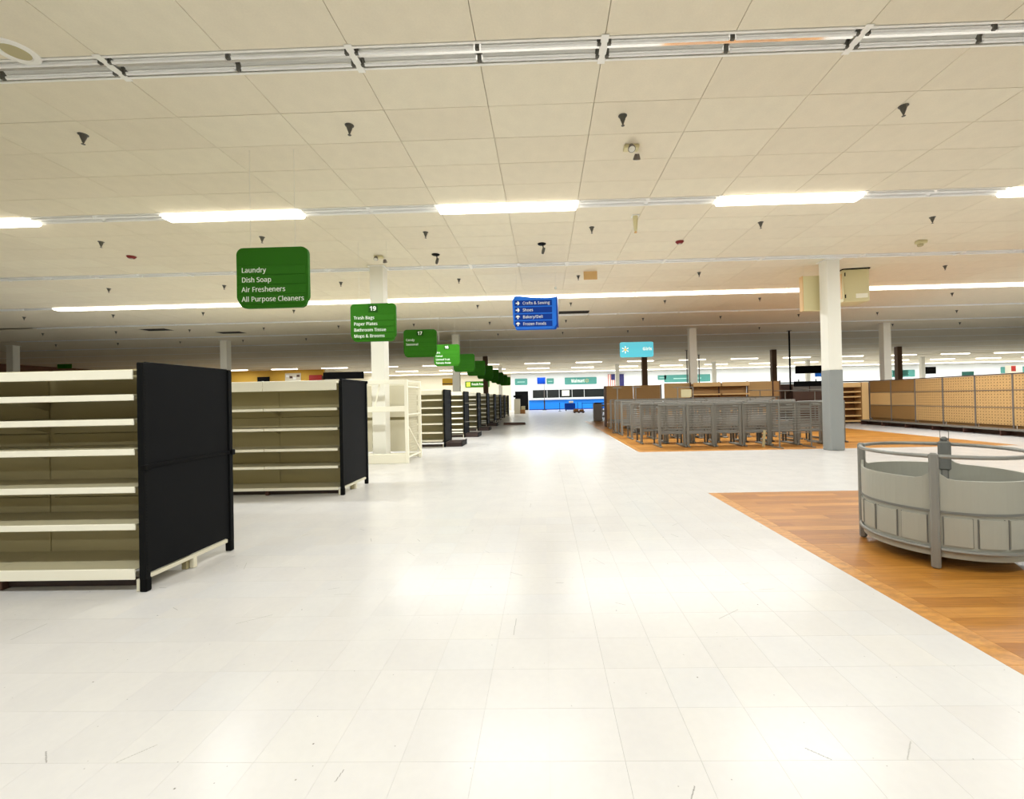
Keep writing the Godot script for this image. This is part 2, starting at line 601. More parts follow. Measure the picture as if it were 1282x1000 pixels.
func ceiling_tiles() -> void:
	var ceil_node := get_node("ceiling")
	var off: Vector3 = ceil_node.position
	var spots := []
	for k in range(-4, 17):
		for j in 5:
			var Z: float = ROW0 + ROWP * k + STRIP / 2 + TILE_D * (j + 0.5)
			if Z < ZB + 0.4 or Z > ZF - 0.3: continue
			var reach: float = clampf(1.35 * maxf(Z, 4.0) + 3.0, 8.0, 80.0)
			var wide := FL / 2
			var n := int(reach / wide)
			for i in range(-n, n + 1):
				var x: float = FX + wide * (i + 0.5)
				if x < XL + 0.7 or x > XR - 0.7: continue
				spots.append([x, Z])
	# holes where panels are missing
	var holes := [[1.3, 17.4, 1.3, 0.35], [-17.0, 18.7, 1.2, 0.35], [-14.4, 20.4, 1.2, 0.35]]
	var near := []
	var far := []
	for s in spots:
		var hole := false
		for h in holes:
			if absf(s[0] - h[0]) < 0.62 and absf(s[1] - h[1]) < 0.32: hole = true
		if hole:
			part("open_panel", box(Vector3(FL / 2 - 0.03, 0.012, TILE_D - 0.03)), M.plenum, ceil_node, V(s[0], CEIL + 0.02, s[1]) - off)
			continue
		if s[1] > 2.6 and s[1] < 14.0 and absf(s[0] / s[1] + 0.05) < 1.28: near.append(s)
		else: far.append(s)
	near.sort_custom(func(a, b): return a[1] < b[1])
	var mesh := box(Vector3(FL / 2 - 0.006, 0.02, TILE_D - 0.006), 0.0015)
	for n in near.size():
		var s: Array = near[n]
		if n < 300:
			part("ceiling_tile", mesh, M.ceiling_tiles[rng.randi() % 3], ceil_node, V(s[0], CEIL + 0.011 + rng.randf_range(0, 0.002), s[1]) - off)
		else:
			far.append(s)
	var st := st_new()
	for s in far:
		bx(st, V(s[0], CEIL + 0.011, s[1]) - off, Vector3(FL / 2 - 0.006, 0.02, TILE_D - 0.006))
	var o := part("far_ceiling_tile", done(st), M.ceiling_tiles[0], ceil_node)
	o.set_meta("kind", "stuff")

func wood1_poly() -> PackedVector2Array:
	return PackedVector2Array([Vector2(2.43, 0.6), Vector2(2.43, 6.67), Vector2(5.55, 6.67), Vector2(2.62, 1.46), Vector2(2.5, 0.6)])

func floor_tiles() -> void:
	var fl := get_node("floor")
	var off: Vector3 = fl.position
	var T := 0.3048
	var near := []
	var far := []
	var poly := wood1_poly()
	for iz in range(-6, 52):
		for ix in range(-30, 44):
			var x := 2.43 + (ix + 0.5) * T - T * 0.0
			var Z := 6.67 + (iz - 18 + 0.5) * T
			var q := PackedVector2Array([Vector2(x - T / 2, Z - T / 2), Vector2(x + T / 2, Z - T / 2), Vector2(x + T / 2, Z + T / 2), Vector2(x - T / 2, Z + T / 2)])
			var cuts := Geometry2D.clip_polygons(q, poly)
			var whole: bool = cuts.size() == 1 and cuts[0].size() == 4
			if Z > 11.7 and x > 2.48 and x < 12.3: continue
			if not whole:
				for c in cuts:
					var st := st_new()
					prism(st, c, 0.003, -off + Vector3(0, -0.003, 0), Vector3.RIGHT, Vector3.FORWARD, Vector3.UP)
					part("cut_floor_tile", done(st), M.tiles[0], fl)
				continue
			if Z > 1.7 and absf(x / Z + 0.05) < 1.2: near.append([x, Z])
			else: far.append([x, Z])
	near.sort_custom(func(a, b): return a[1] < b[1])
	var mesh := box(Vector3(T - 0.0008, 0.004, T - 0.0008))
	for n in near.size():
		if n < 300:
			part("floor_tile", mesh, M.tiles[rng.randi() % 4], fl, V(near[n][0], -0.002, near[n][1]) - off)
		else:
			far.append(near[n])
	var st := st_new()
	for s in far:
		bx(st, V(s[0], -0.002, s[1]) - off, Vector3(T - 0.0008, 0.004, T - 0.0008))
	part("distant_floor_tile", done(st), M.tiles[0], fl).set_meta("kind", "stuff")
	# beyond, the joints are too fine to see: whole sheets
	var x0 := 2.43 - 30 * T
	var x1 := 2.43 + 44 * T
	var z0 := 6.67 - 24 * T
	var z1 := 6.67 + 34 * T
	var st2 := st_new()
	for r in [[XL, x0, ZB, ZF], [x1, XR, ZB, ZF], [x0, x1, ZB, z0], [x0, x1, z1, ZF]]:
		bx(st2, V((r[0] + r[1]) / 2, -0.002, (r[2] + r[3]) / 2) - off, Vector3(r[1] - r[0], 0.004, r[3] - r[2]))
	part("floor_sheet", done(st2), M.tiles[0], fl)

func wood_floors() -> void:
	var o := thing("wood_floor_patch", "orange wood-plank floor patch under the round grey bin", "floor", V(2.43, 0, 6.67))
	o.set_meta("kind", "structure")
	var off := o.position
	var poly := wood1_poly()
	# border board along the aisle, then planks across
	var W := 0.145
	var st := st_new()
	for b in [[2.43, 2.43 + W, 0.6, 2.4], [2.43, 2.43 + W, 2.403, 4.4], [2.43, 2.43 + W, 4.403, 6.67]]:
		var s2 := st_new()
		prism(s2, PackedVector2Array([Vector2(b[0], b[2]), Vector2(b[1], b[2]), Vector2(b[1], b[3]), Vector2(b[0], b[3])]), 0.004, -off + Vector3(0, -0.003, 0), Vector3.RIGHT, Vector3.FORWARD, Vector3.UP)
		part("border_plank", done(s2), M.wood_border, o)
	var inner := PackedVector2Array([Vector2(2.43 + W + 0.002, 0.6), Vector2(2.43 + W + 0.002, 6.67), Vector2(5.55, 6.67), Vector2(2.66, 1.53), Vector2(2.43 + W + 0.003, 1.4)])
	var z := 6.67
	var row := 0
	while z > 0.7:
		var x := 2.4 - rng.randf() * 0.9
		while x < 5.6:
			var ln := rng.randf_range(0.8, 1.25)
			var q := PackedVector2Array([Vector2(x, z - W + 0.0012), Vector2(x + ln - 0.0012, z - W + 0.0012), Vector2(x + ln - 0.0012, z), Vector2(x, z)])
			for c in Geometry2D.intersect_polygons(q, inner):
				var s3 := st_new()
				prism(s3, c, 0.004, -off + Vector3(0, -0.003, 0), Vector3.RIGHT, Vector3.FORWARD, Vector3.UP)
				part("plank", done(s3), M.woods[rng.randi() % 6], o)
			x += ln
		z -= W
		row += 1
	# the second patch, under the racks
	var p := thing("wood_floor_area", "orange wood-plank floor area under the grey metal racks", "floor", V(2.48, 0, 11.7))
	p.set_meta("kind", "structure")
	off = p.position
	part("underlay", box(Vector3(9.82, 0.003, 15.6)), M.wood_gap, p, V(2.48 + 4.91, -0.0025, 11.7 + 7.8) - off)
	part("border_plank", box(Vector3(0.145, 0.004, 15.6)), M.wood_border, p, V(2.553, 0.0, 19.5) - off)
	part("border_plank", box(Vector3(9.67, 0.004, 0.145)), M.woods[5], p, V(2.63 + 4.84, 0.0, 11.7725) - off)
	var sts := []
	for c in 6: sts.append(st_new())
	z = 11.85
	while z < 27.1:
		var x := 2.63
		while x < 12.3:
			var ln := minf(rng.randf_range(0.7, 1.3), 12.3 - x)
			bx(sts[rng.randi() % 6], V(x + ln / 2, 0.0, z + W / 2) - off, Vector3(ln - 0.002, 0.004, W - 0.002))
			x += ln
		z += W
	for c in 6: part("distant_plank", done(sts[c]), M.woods[c], p).set_meta("kind", "stuff")

# ---------------------------------------------------------------- columns
func columns() -> void:
	# x, Z, lower part grey?, label
	var list := [
		[7.4, 11.44, true, "square white column with grey painted foot beside the grey racks"],
		[-4.1, 10.95, false, "square white column standing inside the cream empty shelf frame"],
		[-4.5, 22.6, false, "pale column behind the small green aisle signs"],
		[7.55, 22.4, false, "pale square column behind the tan shelf bays"],
		[17.0, 22.2, false, "pale square column rising behind the long pegboard wall"],
		[-16.6, 22.6, false, "dim column behind the black end panel of the nearest shelving"],
		[-28.0, 22.6, false, "dim column at the left edge above the nearest shelving"],
		[-4.5, 34.0, false, "dark column among the distant green aisle signs"],
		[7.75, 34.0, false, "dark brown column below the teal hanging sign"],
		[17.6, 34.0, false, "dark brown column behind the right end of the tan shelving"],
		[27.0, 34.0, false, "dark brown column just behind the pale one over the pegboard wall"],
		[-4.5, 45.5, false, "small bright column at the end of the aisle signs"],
		[7.6, 45.5, false, "small cream column near the far flags"],
		[17.5, 45.5, false, "thin bright column left of the black hanging sign"],
		[27.0, 45.5, false, "thin bright column behind the tall grey-footed one"],
		[38.5, 45.5, false, "bright white column over the middle of the pegboard wall"],
		[-16.6, 45.5, false, "dim far column above the second shelving"]]
	for c in list:
		var o := thing("support_column", c[3], "column", V(c[0], 0, c[1]))
		var w := 0.33
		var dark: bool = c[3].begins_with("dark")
		if c[2]:
			part("lower_shaft", box(Vector3(w + 0.012, 2.04, w + 0.012), 0.012), M.grey_paint, o, Vector3(0, 1.02, 0))
			part("upper_shaft", box(Vector3(w, CEIL - 2.04, w), 0.012), M.white_paint, o, Vector3(0, 2.04 + (CEIL - 2.04) / 2, 0))
		else:
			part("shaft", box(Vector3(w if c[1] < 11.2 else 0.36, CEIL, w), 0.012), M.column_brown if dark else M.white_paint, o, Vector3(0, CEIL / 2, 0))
		part("ceiling_collar", box(Vector3(w + 0.09, 0.02, w + 0.09), 0.005), M.housing, o, Vector3(0, CEIL - 0.012, 0))

# ---------------------------------------------------------------- shelving runs on the left
func bracket(bw: float) -> Mesh:
	if not cache.has("bracket"):
		var st := st_new()
		prism(st, PackedVector2Array([Vector2(0, 0), Vector2(0.40, 0), Vector2(0.40, -0.02), Vector2(0.06, -0.085), Vector2(0, -0.11)]), 0.006, Vector3(-0.003, 0, 0), Vector3.BACK, Vector3.UP, Vector3.RIGHT)
		cache.bracket = done(st)
	return cache.bracket

func shelf_mesh(w: float, d: float, lip: float) -> Mesh:
	var key := "shelf%.3f_%.3f_%.3f" % [w, d, lip]
	if not cache.has(key):
		var st := st_new()
		bx(st, Vector3(0, -0.005, -d / 2), Vector3(w, 0.01, d - 0.004), 0.002)
		bx(st, Vector3(0, -0.02, -d + 0.01), Vector3(w, 0.04, 0.012), 0.002)
		cache[key] = done(st)
	return cache[key]

func gondola(Z0: float, xe: float, nb: int, heights: Array, lip: float, label: String, opts: Dictionary) -> Node3D:
	var o := thing("shelving_run", label, "shelving", V(xe, 0, Z0), 0, "shelving runs along the left of the aisle")
	var BW := 1.2
	var D := 1.0
	var H: float = opts.get("top", 1.82)
	for b in nb:
		var xc := -0.06 - BW * (b + 0.5)
		# back panel in three boards with a joint between
		var ph := (H - 0.1) / 3.0
		for q in 3:
			part("back_panel", box(Vector3(BW - 0.04, ph - 0.006, 0.012), 0.003), M.cream_panel, o, Vector3(xc, 0.1 + ph * (q + 0.5), -0.47))
		part("rear_panel", box(Vector3(BW - 0.04, H - 0.1, 0.012), 0.003), M.cream_panel, o, Vector3(xc, 0.1 + (H - 0.1) / 2, -0.53))
		for h in heights:
			var s := part("shelf", shelf_mesh(BW - 0.008, 0.44, lip), M.shelf_top, o, Vector3(xc, h, -0.012))
			part("price_rail", box(Vector3(BW - 0.008, lip, 0.012), 0.004), M.cream_edge, s, Vector3(0, -lip / 2 + 0.001, -0.006))
			for sx in ([-1, 1] if b < 4 and Z0 < 12.0 else []):
				part("bracket", bracket(BW), M.cream_panel, s, Vector3(sx * (BW / 2 - 0.012), -0.012, -0.43))
		var bl: float = opts.get("base_lip", 0.03)
		var bs := part("base_shelf", shelf_mesh(BW - 0.004, 0.46, bl), M.shelf_top, o, Vector3(xc, opts.get("base", 0.15), 0.0))
		part("price_rail", box(Vector3(BW - 0.004, bl, 0.012), 0.004), M.cream_edge, bs, Vector3(0, -bl / 2 + 0.001, -0.006))
		if opts.get("kick", true):
			part("kick_plate", box(Vector3(BW - 0.03, 0.07, 0.008), 0.002), M.brown_dark if opts.get("dark_kick", true) else M.cream_panel, o, Vector3(xc, 0.045, -0.12))
		if opts.has("canopy"):
			var cy: float = opts.canopy
			part("canopy", box(Vector3(BW - 0.006, opts.get("canopy_h", 0.075), 0.014), 0.004), M.cream_edge, o, Vector3(xc, cy, -0.01 if opts.get("canopy_front", true) else -0.44))
			if opts.get("canopy_front", true):
				part("canopy_top", box(Vector3(BW - 0.01, 0.008, 0.42), 0.002), M.cream_panel, o, Vector3(xc, cy + 0.03, -0.23))
	for b in nb + 1:
		part("upright", box(Vector3(0.05, H - 0.02, 0.05), 0.004), M.cream_panel, o, Vector3(-0.06 - BW * b, H / 2 - 0.01, -0.5))
		if b > 0: part("base_foot", box(Vector3(0.05, 0.09, 0.86), 0.004), M.rust, o, Vector3(-0.06 - BW * b, 0.046, -0.5))
	# dark end panel
	var ep := opts.get("panels", 1) as int
	var y0 := 0.135
	var n := ep
	var each := (H + 0.02 - y0) / n
	for q in n:
		part("end_panel", box(Vector3(0.026, each - 0.008, D - 0.09), 0.004), M.navy, o, Vector3(0.0, y0 + each * (q + 0.5), -D / 2))
	for s in [0, 1]:
		var post := part("corner_post", box(Vector3(0.055, H + 0.01 - 0.1, 0.05), 0.006), M.navy_dark if s == 0 else M.navy, o, Vector3(0.0, 0.1 + (H - 0.09) / 2, -0.025 - s * (D - 0.05)))
		if opts.get("slots", false) and s == 0:
			var st := st_new()
			for q in 64:
				bx(st, Vector3(0.028, -0.8 + q * 0.0254, 0.008), Vector3(0.003, 0.012, 0.005))
			part("slot_strip", done(st), M.black, post).set_meta("kind", "stuff")
		part("foot", box(Vector3(0.06, 0.11, 0.055), 0.008), M.black, o, Vector3(0.0, 0.055, -0.03 - s * (D - 0.06)))
	part("bottom_rail", box(Vector3(0.03, 0.035, D - 0.12), 0.004), M.cream, o, Vector3(-0.01, 0.108, -D / 2))
	part("middle_foot", box(Vector3(0.04, 0.09, 0.045), 0.005), M.cream, o, Vector3(-0.01, 0.047, -D * 0.52))
	if opts.get("front_foot", true):
		part("front_foot", box(Vector3(0.03, 0.1, 0.03), 0.004), M.cream, o, Vector3(-0.05, 0.05, -0.03))
	return o

func gondolas() -> void:
	var xe := -3.22
	# nearest
	var g := gondola(3.43, xe, 8, [1.575, 1.378, 1.138, 0.836, 0.54], 0.05, "nearest cream steel shelving with a strapped black two-piece end panel", {"canopy": 1.735, "panels": 2, "slots": true, "base": 0.185, "base_lip": 0.085})
	part("strap", box(Vector3(0.012, 0.03, 0.98), 0.003), M.black, g, Vector3(0.022, 0.995, -0.5))
	for s in [0, 1]:
		part("strap_clip", box(Vector3(0.055, 0.055, 0.05), 0.008), M.black, g, Vector3(0.018, 0.985 + s * 0.01, -0.02 - s * 0.97))
	part("price_clip", box(Vector3(0.03, 0.06, 0.02), 0.004), M.cream, g, Vector3(-1.26, 1.79, -0.02))
	# second
	g = gondola(6.94, xe - 0.03, 8, [1.40, 1.082, 0.752, 0.472], 0.042, "second cream steel shelving, its plain slate-black end panel with a cap", {"canopy": 1.76, "canopy_h": 0.16, "canopy_front": true, "base": 0.13, "base_lip": 0.045})
	part("panel_cap", box(Vector3(0.045, 0.03, 0.98), 0.006), M.navy_dark, g, Vector3(0.0, 1.845, -0.5))
	part("cap_end", box(Vector3(0.06, 0.05, 0.05), 0.01), M.black, g, Vector3(0.012, 1.835, -0.985))
	part("price_clip", box(Vector3(0.03, 0.09, 0.02), 0.004), M.cream, g, Vector3(-1.26, 1.8, -0.015))
	# further back
	var words := ["first black-ended shelving beyond the cream frame, with a dark floor base", "second black-ended shelving beyond the cream frame, with low side rails", "third black-ended shelving beyond the cream frame", "fourth black-ended shelving beyond the cream frame", "fifth black-ended shelving beyond the cream frame", "sixth black-ended shelving beyond the cream frame", "seventh black-ended shelving beyond the cream frame", "farthest black-ended shelving beyond the cream frame"]
	for k in 8:
		var Z := 13.9 + 3.49 * k
		g = gondola(Z, xe + 0.03, 8 if k < 6 else 5, [1.52, 1.27, 1.06, 0.76, 0.48] if k % 2 == 0 else [1.5, 1.25, 1.0, 0.78, 0.55, 0.33], 0.05, words[k], {"canopy": 1.745, "canopy_h": 0.15, "base": 0.225, "base_lip": 0.05})
		# end display base that sticks out into the aisle
		if k < 4:
			part("end_base", box(Vector3(0.5, 0.14, 0.92), 0.01), M.brown_dark, g, Vector3(0.27, 0.07, -0.52))
			part("end_base_lip", box(Vector3(0.02, 0.17, 0.9), 0.004), M.black, g, Vector3(0.53, 0.085, -0.52))
		if k == 1:
			for y in [0.62, 1.36]:
				part("side_rail", box(Vector3(0.42, 0.03, 0.03), 0.006), M.rack, g, Vector3(0.22, y, -0.1), Basis(Vector3.BACK, 0.06))

# the bare cream frame round the column
func frame_shelf() -> void:
	var o := thing("open_shelving", "bare cream steel shelf frame with mesh sides around a white column", "shelving", V(-3.25, 0, 10.39))
	var D := 1.15
	var H := 2.0
	var L := 3.7
	for s in [0, 1]:
		for x in [0.0, -L]:
			part("upright", box(Vector3(0.08, H, 0.05), 0.006), M.cream_edge, o, Vector3(x - 0.04, H / 2, -0.025 - s * (D - 0.05)))
	part("top_beam", box(Vector3(L - 0.16, 0.11, 0.03), 0.006), M.cream_edge, o, Vector3(-L / 2, 1.945, -0.02))
	part("top_beam", box(Vector3(L - 0.16, 0.11, 0.03), 0.006), M.cream_edge, o, Vector3(-L / 2, 1.945, -D + 0.02))
	part("shelf_beam", box(Vector3(L - 0.16, 0.13, 0.03), 0.006), M.cream_edge, o, Vector3(-L / 2, 1.3, -0.02))
	part("shelf_beam", box(Vector3(L - 0.16, 0.13, 0.03), 0.006), M.cream_edge, o, Vector3(-L / 2, 1.3, -D + 0.02))
	part("yellow_tape", box(Vector3(0.55, 0.02, 0.006)), M.yellow, o, Vector3(-0.4, 1.86, -D + 0.045))
	var st := st_new()
	bx(st, Vector3(-L / 2 - 0.04, 0.11, -0.03), Vector3(L, 0.22, 0.03), 0.006)
	bx(st, Vector3(-L / 2 - 0.04, 0.21, -0.1), Vector3(L - 0.1, 0.02, 0.14), 0.004)
	part("base_plinth", done(st), M.cream_edge, o)
	part("rear_plinth", box(Vector3(L, 0.1, 0.03), 0.006), M.cream, o, Vector3(-L / 2 - 0.04, 0.07, -D + 0.03))
	# side ladder
	for y in [0.14, 1.16, 1.83, 1.97]:
		part("side_rung", box(Vector3(0.03, 0.035, D - 0.08), 0.005), M.cream_edge, o, Vector3(-0.03, y, -D / 2))
	st = st_new()
	tube(st, [Vector3(-0.03, 0.92, -0.05), Vector3(-0.03, 0.2, -D + 0.05)], 0.014, 8)
	part("diagonal_brace", done(st), M.cream_edge, o)
	# mesh on the side and at the back: single wires, too fine to pick apart
	st = st_new()
	for k in 42:
		var z := -0.06 - (D - 0.12) * k / 41.0
		bx(st, Vector3(-0.05, 1.02, z), Vector3(0.003, 1.75, 0.003))
	for k in 28:
		bx(st, Vector3(-0.05, 0.16 + k * 0.063, -D / 2), Vector3(0.003, 0.003, D - 0.1))
	part("side_mesh", done(st), M.cream, o).set_meta("kind", "stuff")
	for b in 3:
		for q in 2:
			part("back_panel", box(Vector3(1.16, 0.82, 0.01), 0.003), M.cream, o, Vector3(-0.08 - 0.6 - b * 1.19, 0.62 + q * 0.86 - (0.04 if q == 0 else 0.0), -D + 0.06))
	for x in [-0.7, -1.6]:
		st = st_new()
		tube(st, [Vector3(x, 1.9, -0.1), Vector3(x - 0.12, 1.36, -0.06)], 0.02, 6)
		part("stay", done(st), M.cream_edge, o)

# ---------------------------------------------------------------- grey racks on the wooden floor
func make_rack(w: float, h: float, label: String) -> Node3D:
	var o := thing("metal_rack", label, "rack", Vector3.ZERO, 0, "grey metal racks crowded on the wooden floor")
	for s in [-1, 1]:
		var p := part("post", box(Vector3(0.075, h - 0.03, 0.05), 0.006), M.rack, o, Vector3(s * (w / 2 - 0.03), 0.03 + (h - 0.03) / 2, 0))
		part("foot_bar", box(Vector3(0.06, 0.045, 0.9), 0.008), M.rack, o, Vector3(s * (w / 2 - 0.03), 0.024, -0.3))
		part("rear_leg", box(Vector3(0.045, 0.42, 0.035), 0.005), M.rack_dark, o, Vector3(s * (w / 2 - 0.03), 0.24, -0.66))
		p.name = "post"
	part("top_rail", box(Vector3(w, 0.05, 0.07), 0.008), M.rack, o, Vector3(0, h + 0.0, 0))
	for k in 11:
		part("cross_bar", box(Vector3(w - 0.1, 0.028, 0.016), 0.004), M.rack, o, Vector3(0, 0.45 + k * (h - 0.53) / 10.0, 0.0))
	part("lower_rail", box(Vector3(w - 0.1, 0.045, 0.03), 0.005), M.rack, o, Vector3(0, 0.39, 0))
	part("tray", box(Vector3(w - 0.1, 0.012, 0.34), 0.003), M.rack_dark, o, Vector3(0, 0.41, -0.2))
	for s in [-1, 1]:
		part("side_arm", box(Vector3(0.025, 0.03, 0.4), 0.004), M.rack, o, Vector3(s * (w / 2 - 0.05), h - 0.06, -0.2))
	return o

func racks() -> void:
	var protos := {}
	var rows := [
		[12.7, 3.25, 6, 0.79, 1.2, "in the front row"],
		[13.75, 2.95, 6, 0.8, 1.22, "in the second row"],
		[15.2, 2.95, 7, 0.8, 1.24, "in the third row"],
		[16.9, 2.9, 7, 0.82, 1.28, "in the fourth row"],
		[18.6, 2.95, 8, 0.84, 1.3, "in the fifth row"],
		[20.3, 3.0, 9, 0.86, 1.34, "in the last row"]]
	var src := {}
	for r in rows:
		for i in r[2]:
			var label := "grey barred metal rack, %s from the aisle %s" % [ordinal(i), r[5]]
			var key := "%.2f_%.2f" % [r[3], r[4]]
			var o: Node3D
			if src.has(key):
				o = src[key].duplicate()
				o.name = numbered("metal_rack")
				add_child(o)
				o.set_meta("label", label)
			else:
				o = make_rack(r[3] - 0.03, r[4], label)
				src[key] = o
			o.position = V(r[1] + (i + 0.5) * r[3], 0.002, r[0] + rng.randf_range(-0.05, 0.05))
			o.rotation.y = rng.randf_range(-0.02, 0.02)
	# two more beside the column
	for q in [[8.5, 13.2, 0.03], [8.5, 14.25, -0.03]]:
		var o: Node3D = src["0.79_1.20"].duplicate()
		o.name = numbered("metal_rack")
		add_child(o)
		o.set_meta("label", "grey barred metal rack just behind the grey-footed column, %s one" % ("nearer" if q[1] < 14 else "farther"))
		o.position = V(q[0], 0.002, q[1])
		o.rotation.y = q[2]
	# open one at the front right with thin posts
	var t := thing("angled_rack", "grey rack with thin posts at the front right, next to the column", "rack", V(6.75, 0.002, 12.0), 0.1)
	for s in [-1, 1]:
		part("post", box(Vector3(0.03, 1.22, 0.03), 0.005), M.rack, t, Vector3(s * 0.45, 0.61, 0))
		part("foot_bar", box(Vector3(0.03, 0.03, 0.5), 0.005), M.rack, t, Vector3(s * 0.45, 0.016, -0.1))
	part("top_rail", box(Vector3(0.93, 0.035, 0.035), 0.006), M.rack, t, Vector3(0, 1.23, 0))
	for k in 11:
		part("cross_bar", box(Vector3(0.86, 0.022, 0.012), 0.004), M.rack, t, Vector3(0, 0.4 + k * 0.07, 0))
	# tall single-post stands
	var tall := [[3.0, 18.05, 1.83, "tall grey T-topped stand above the racks, nearest the aisle"], [3.75, 18.05, 1.84, "tall grey T-topped stand above the racks, second from the aisle"], [5.45, 18.05, 1.8, "grey hooped stand above the racks before the pegboard"], [9.6, 19.75, 1.62, "grey flat-topped stand above the racks, left of the dark fixtures"], [10.7, 19.75, 1.58, "grey flat-topped stand before the dark fixtures"], [12.0, 19.75, 1.6, "grey flat-topped stand beside the column, before the dark fixtures"]]
	for a in tall:
		var o := thing("display_stand", a[3], "stand", V(a[0], 0.002, a[1]))
		part("pole", box(Vector3(0.03, a[2], 0.03), 0.005), M.rack, o, Vector3(0, a[2] / 2, 0))
		part("base", box(Vector3(0.45, 0.03, 0.45), 0.008), M.rack_dark, o, Vector3(0, 0.016, 0))
		var wide := 0.36 if a[2] > 1.7 else 0.85
		part("top_arm", box(Vector3(wide, 0.03, 0.05 if a[2] > 1.7 else 0.35), 0.005), M.rack, o, Vector3(0, a[2] + 0.015, 0))
		if a[3].begins_with("grey hooped"):
			part("second_pole", box(Vector3(0.03, a[2], 0.03), 0.005), M.rack, o, Vector3(0.62, a[2] / 2, 0))
			part("hoop_bar", box(Vector3(0.65, 0.03, 0.03), 0.005), M.rack, o, Vector3(0.31, a[2] + 0.01, 0))
			part("pale_card", box(Vector3(0.42, 0.32, 0.01), 0.002), M.cream_panel, o, Vector3(0.34, a[2] - 0.24, 0.02))
	var w := thing("leaning_board", "small pale board leaning between the racks on the wooden floor", "board", V(6.1, 0.002, 12.42), 0.1)
	part("plank", box(Vector3(0.07, 0.46, 0.03), 0.004), M.cream_panel, w, Vector3(0, 0.23, 0.03), Basis(Vector3.BACK, -0.1))

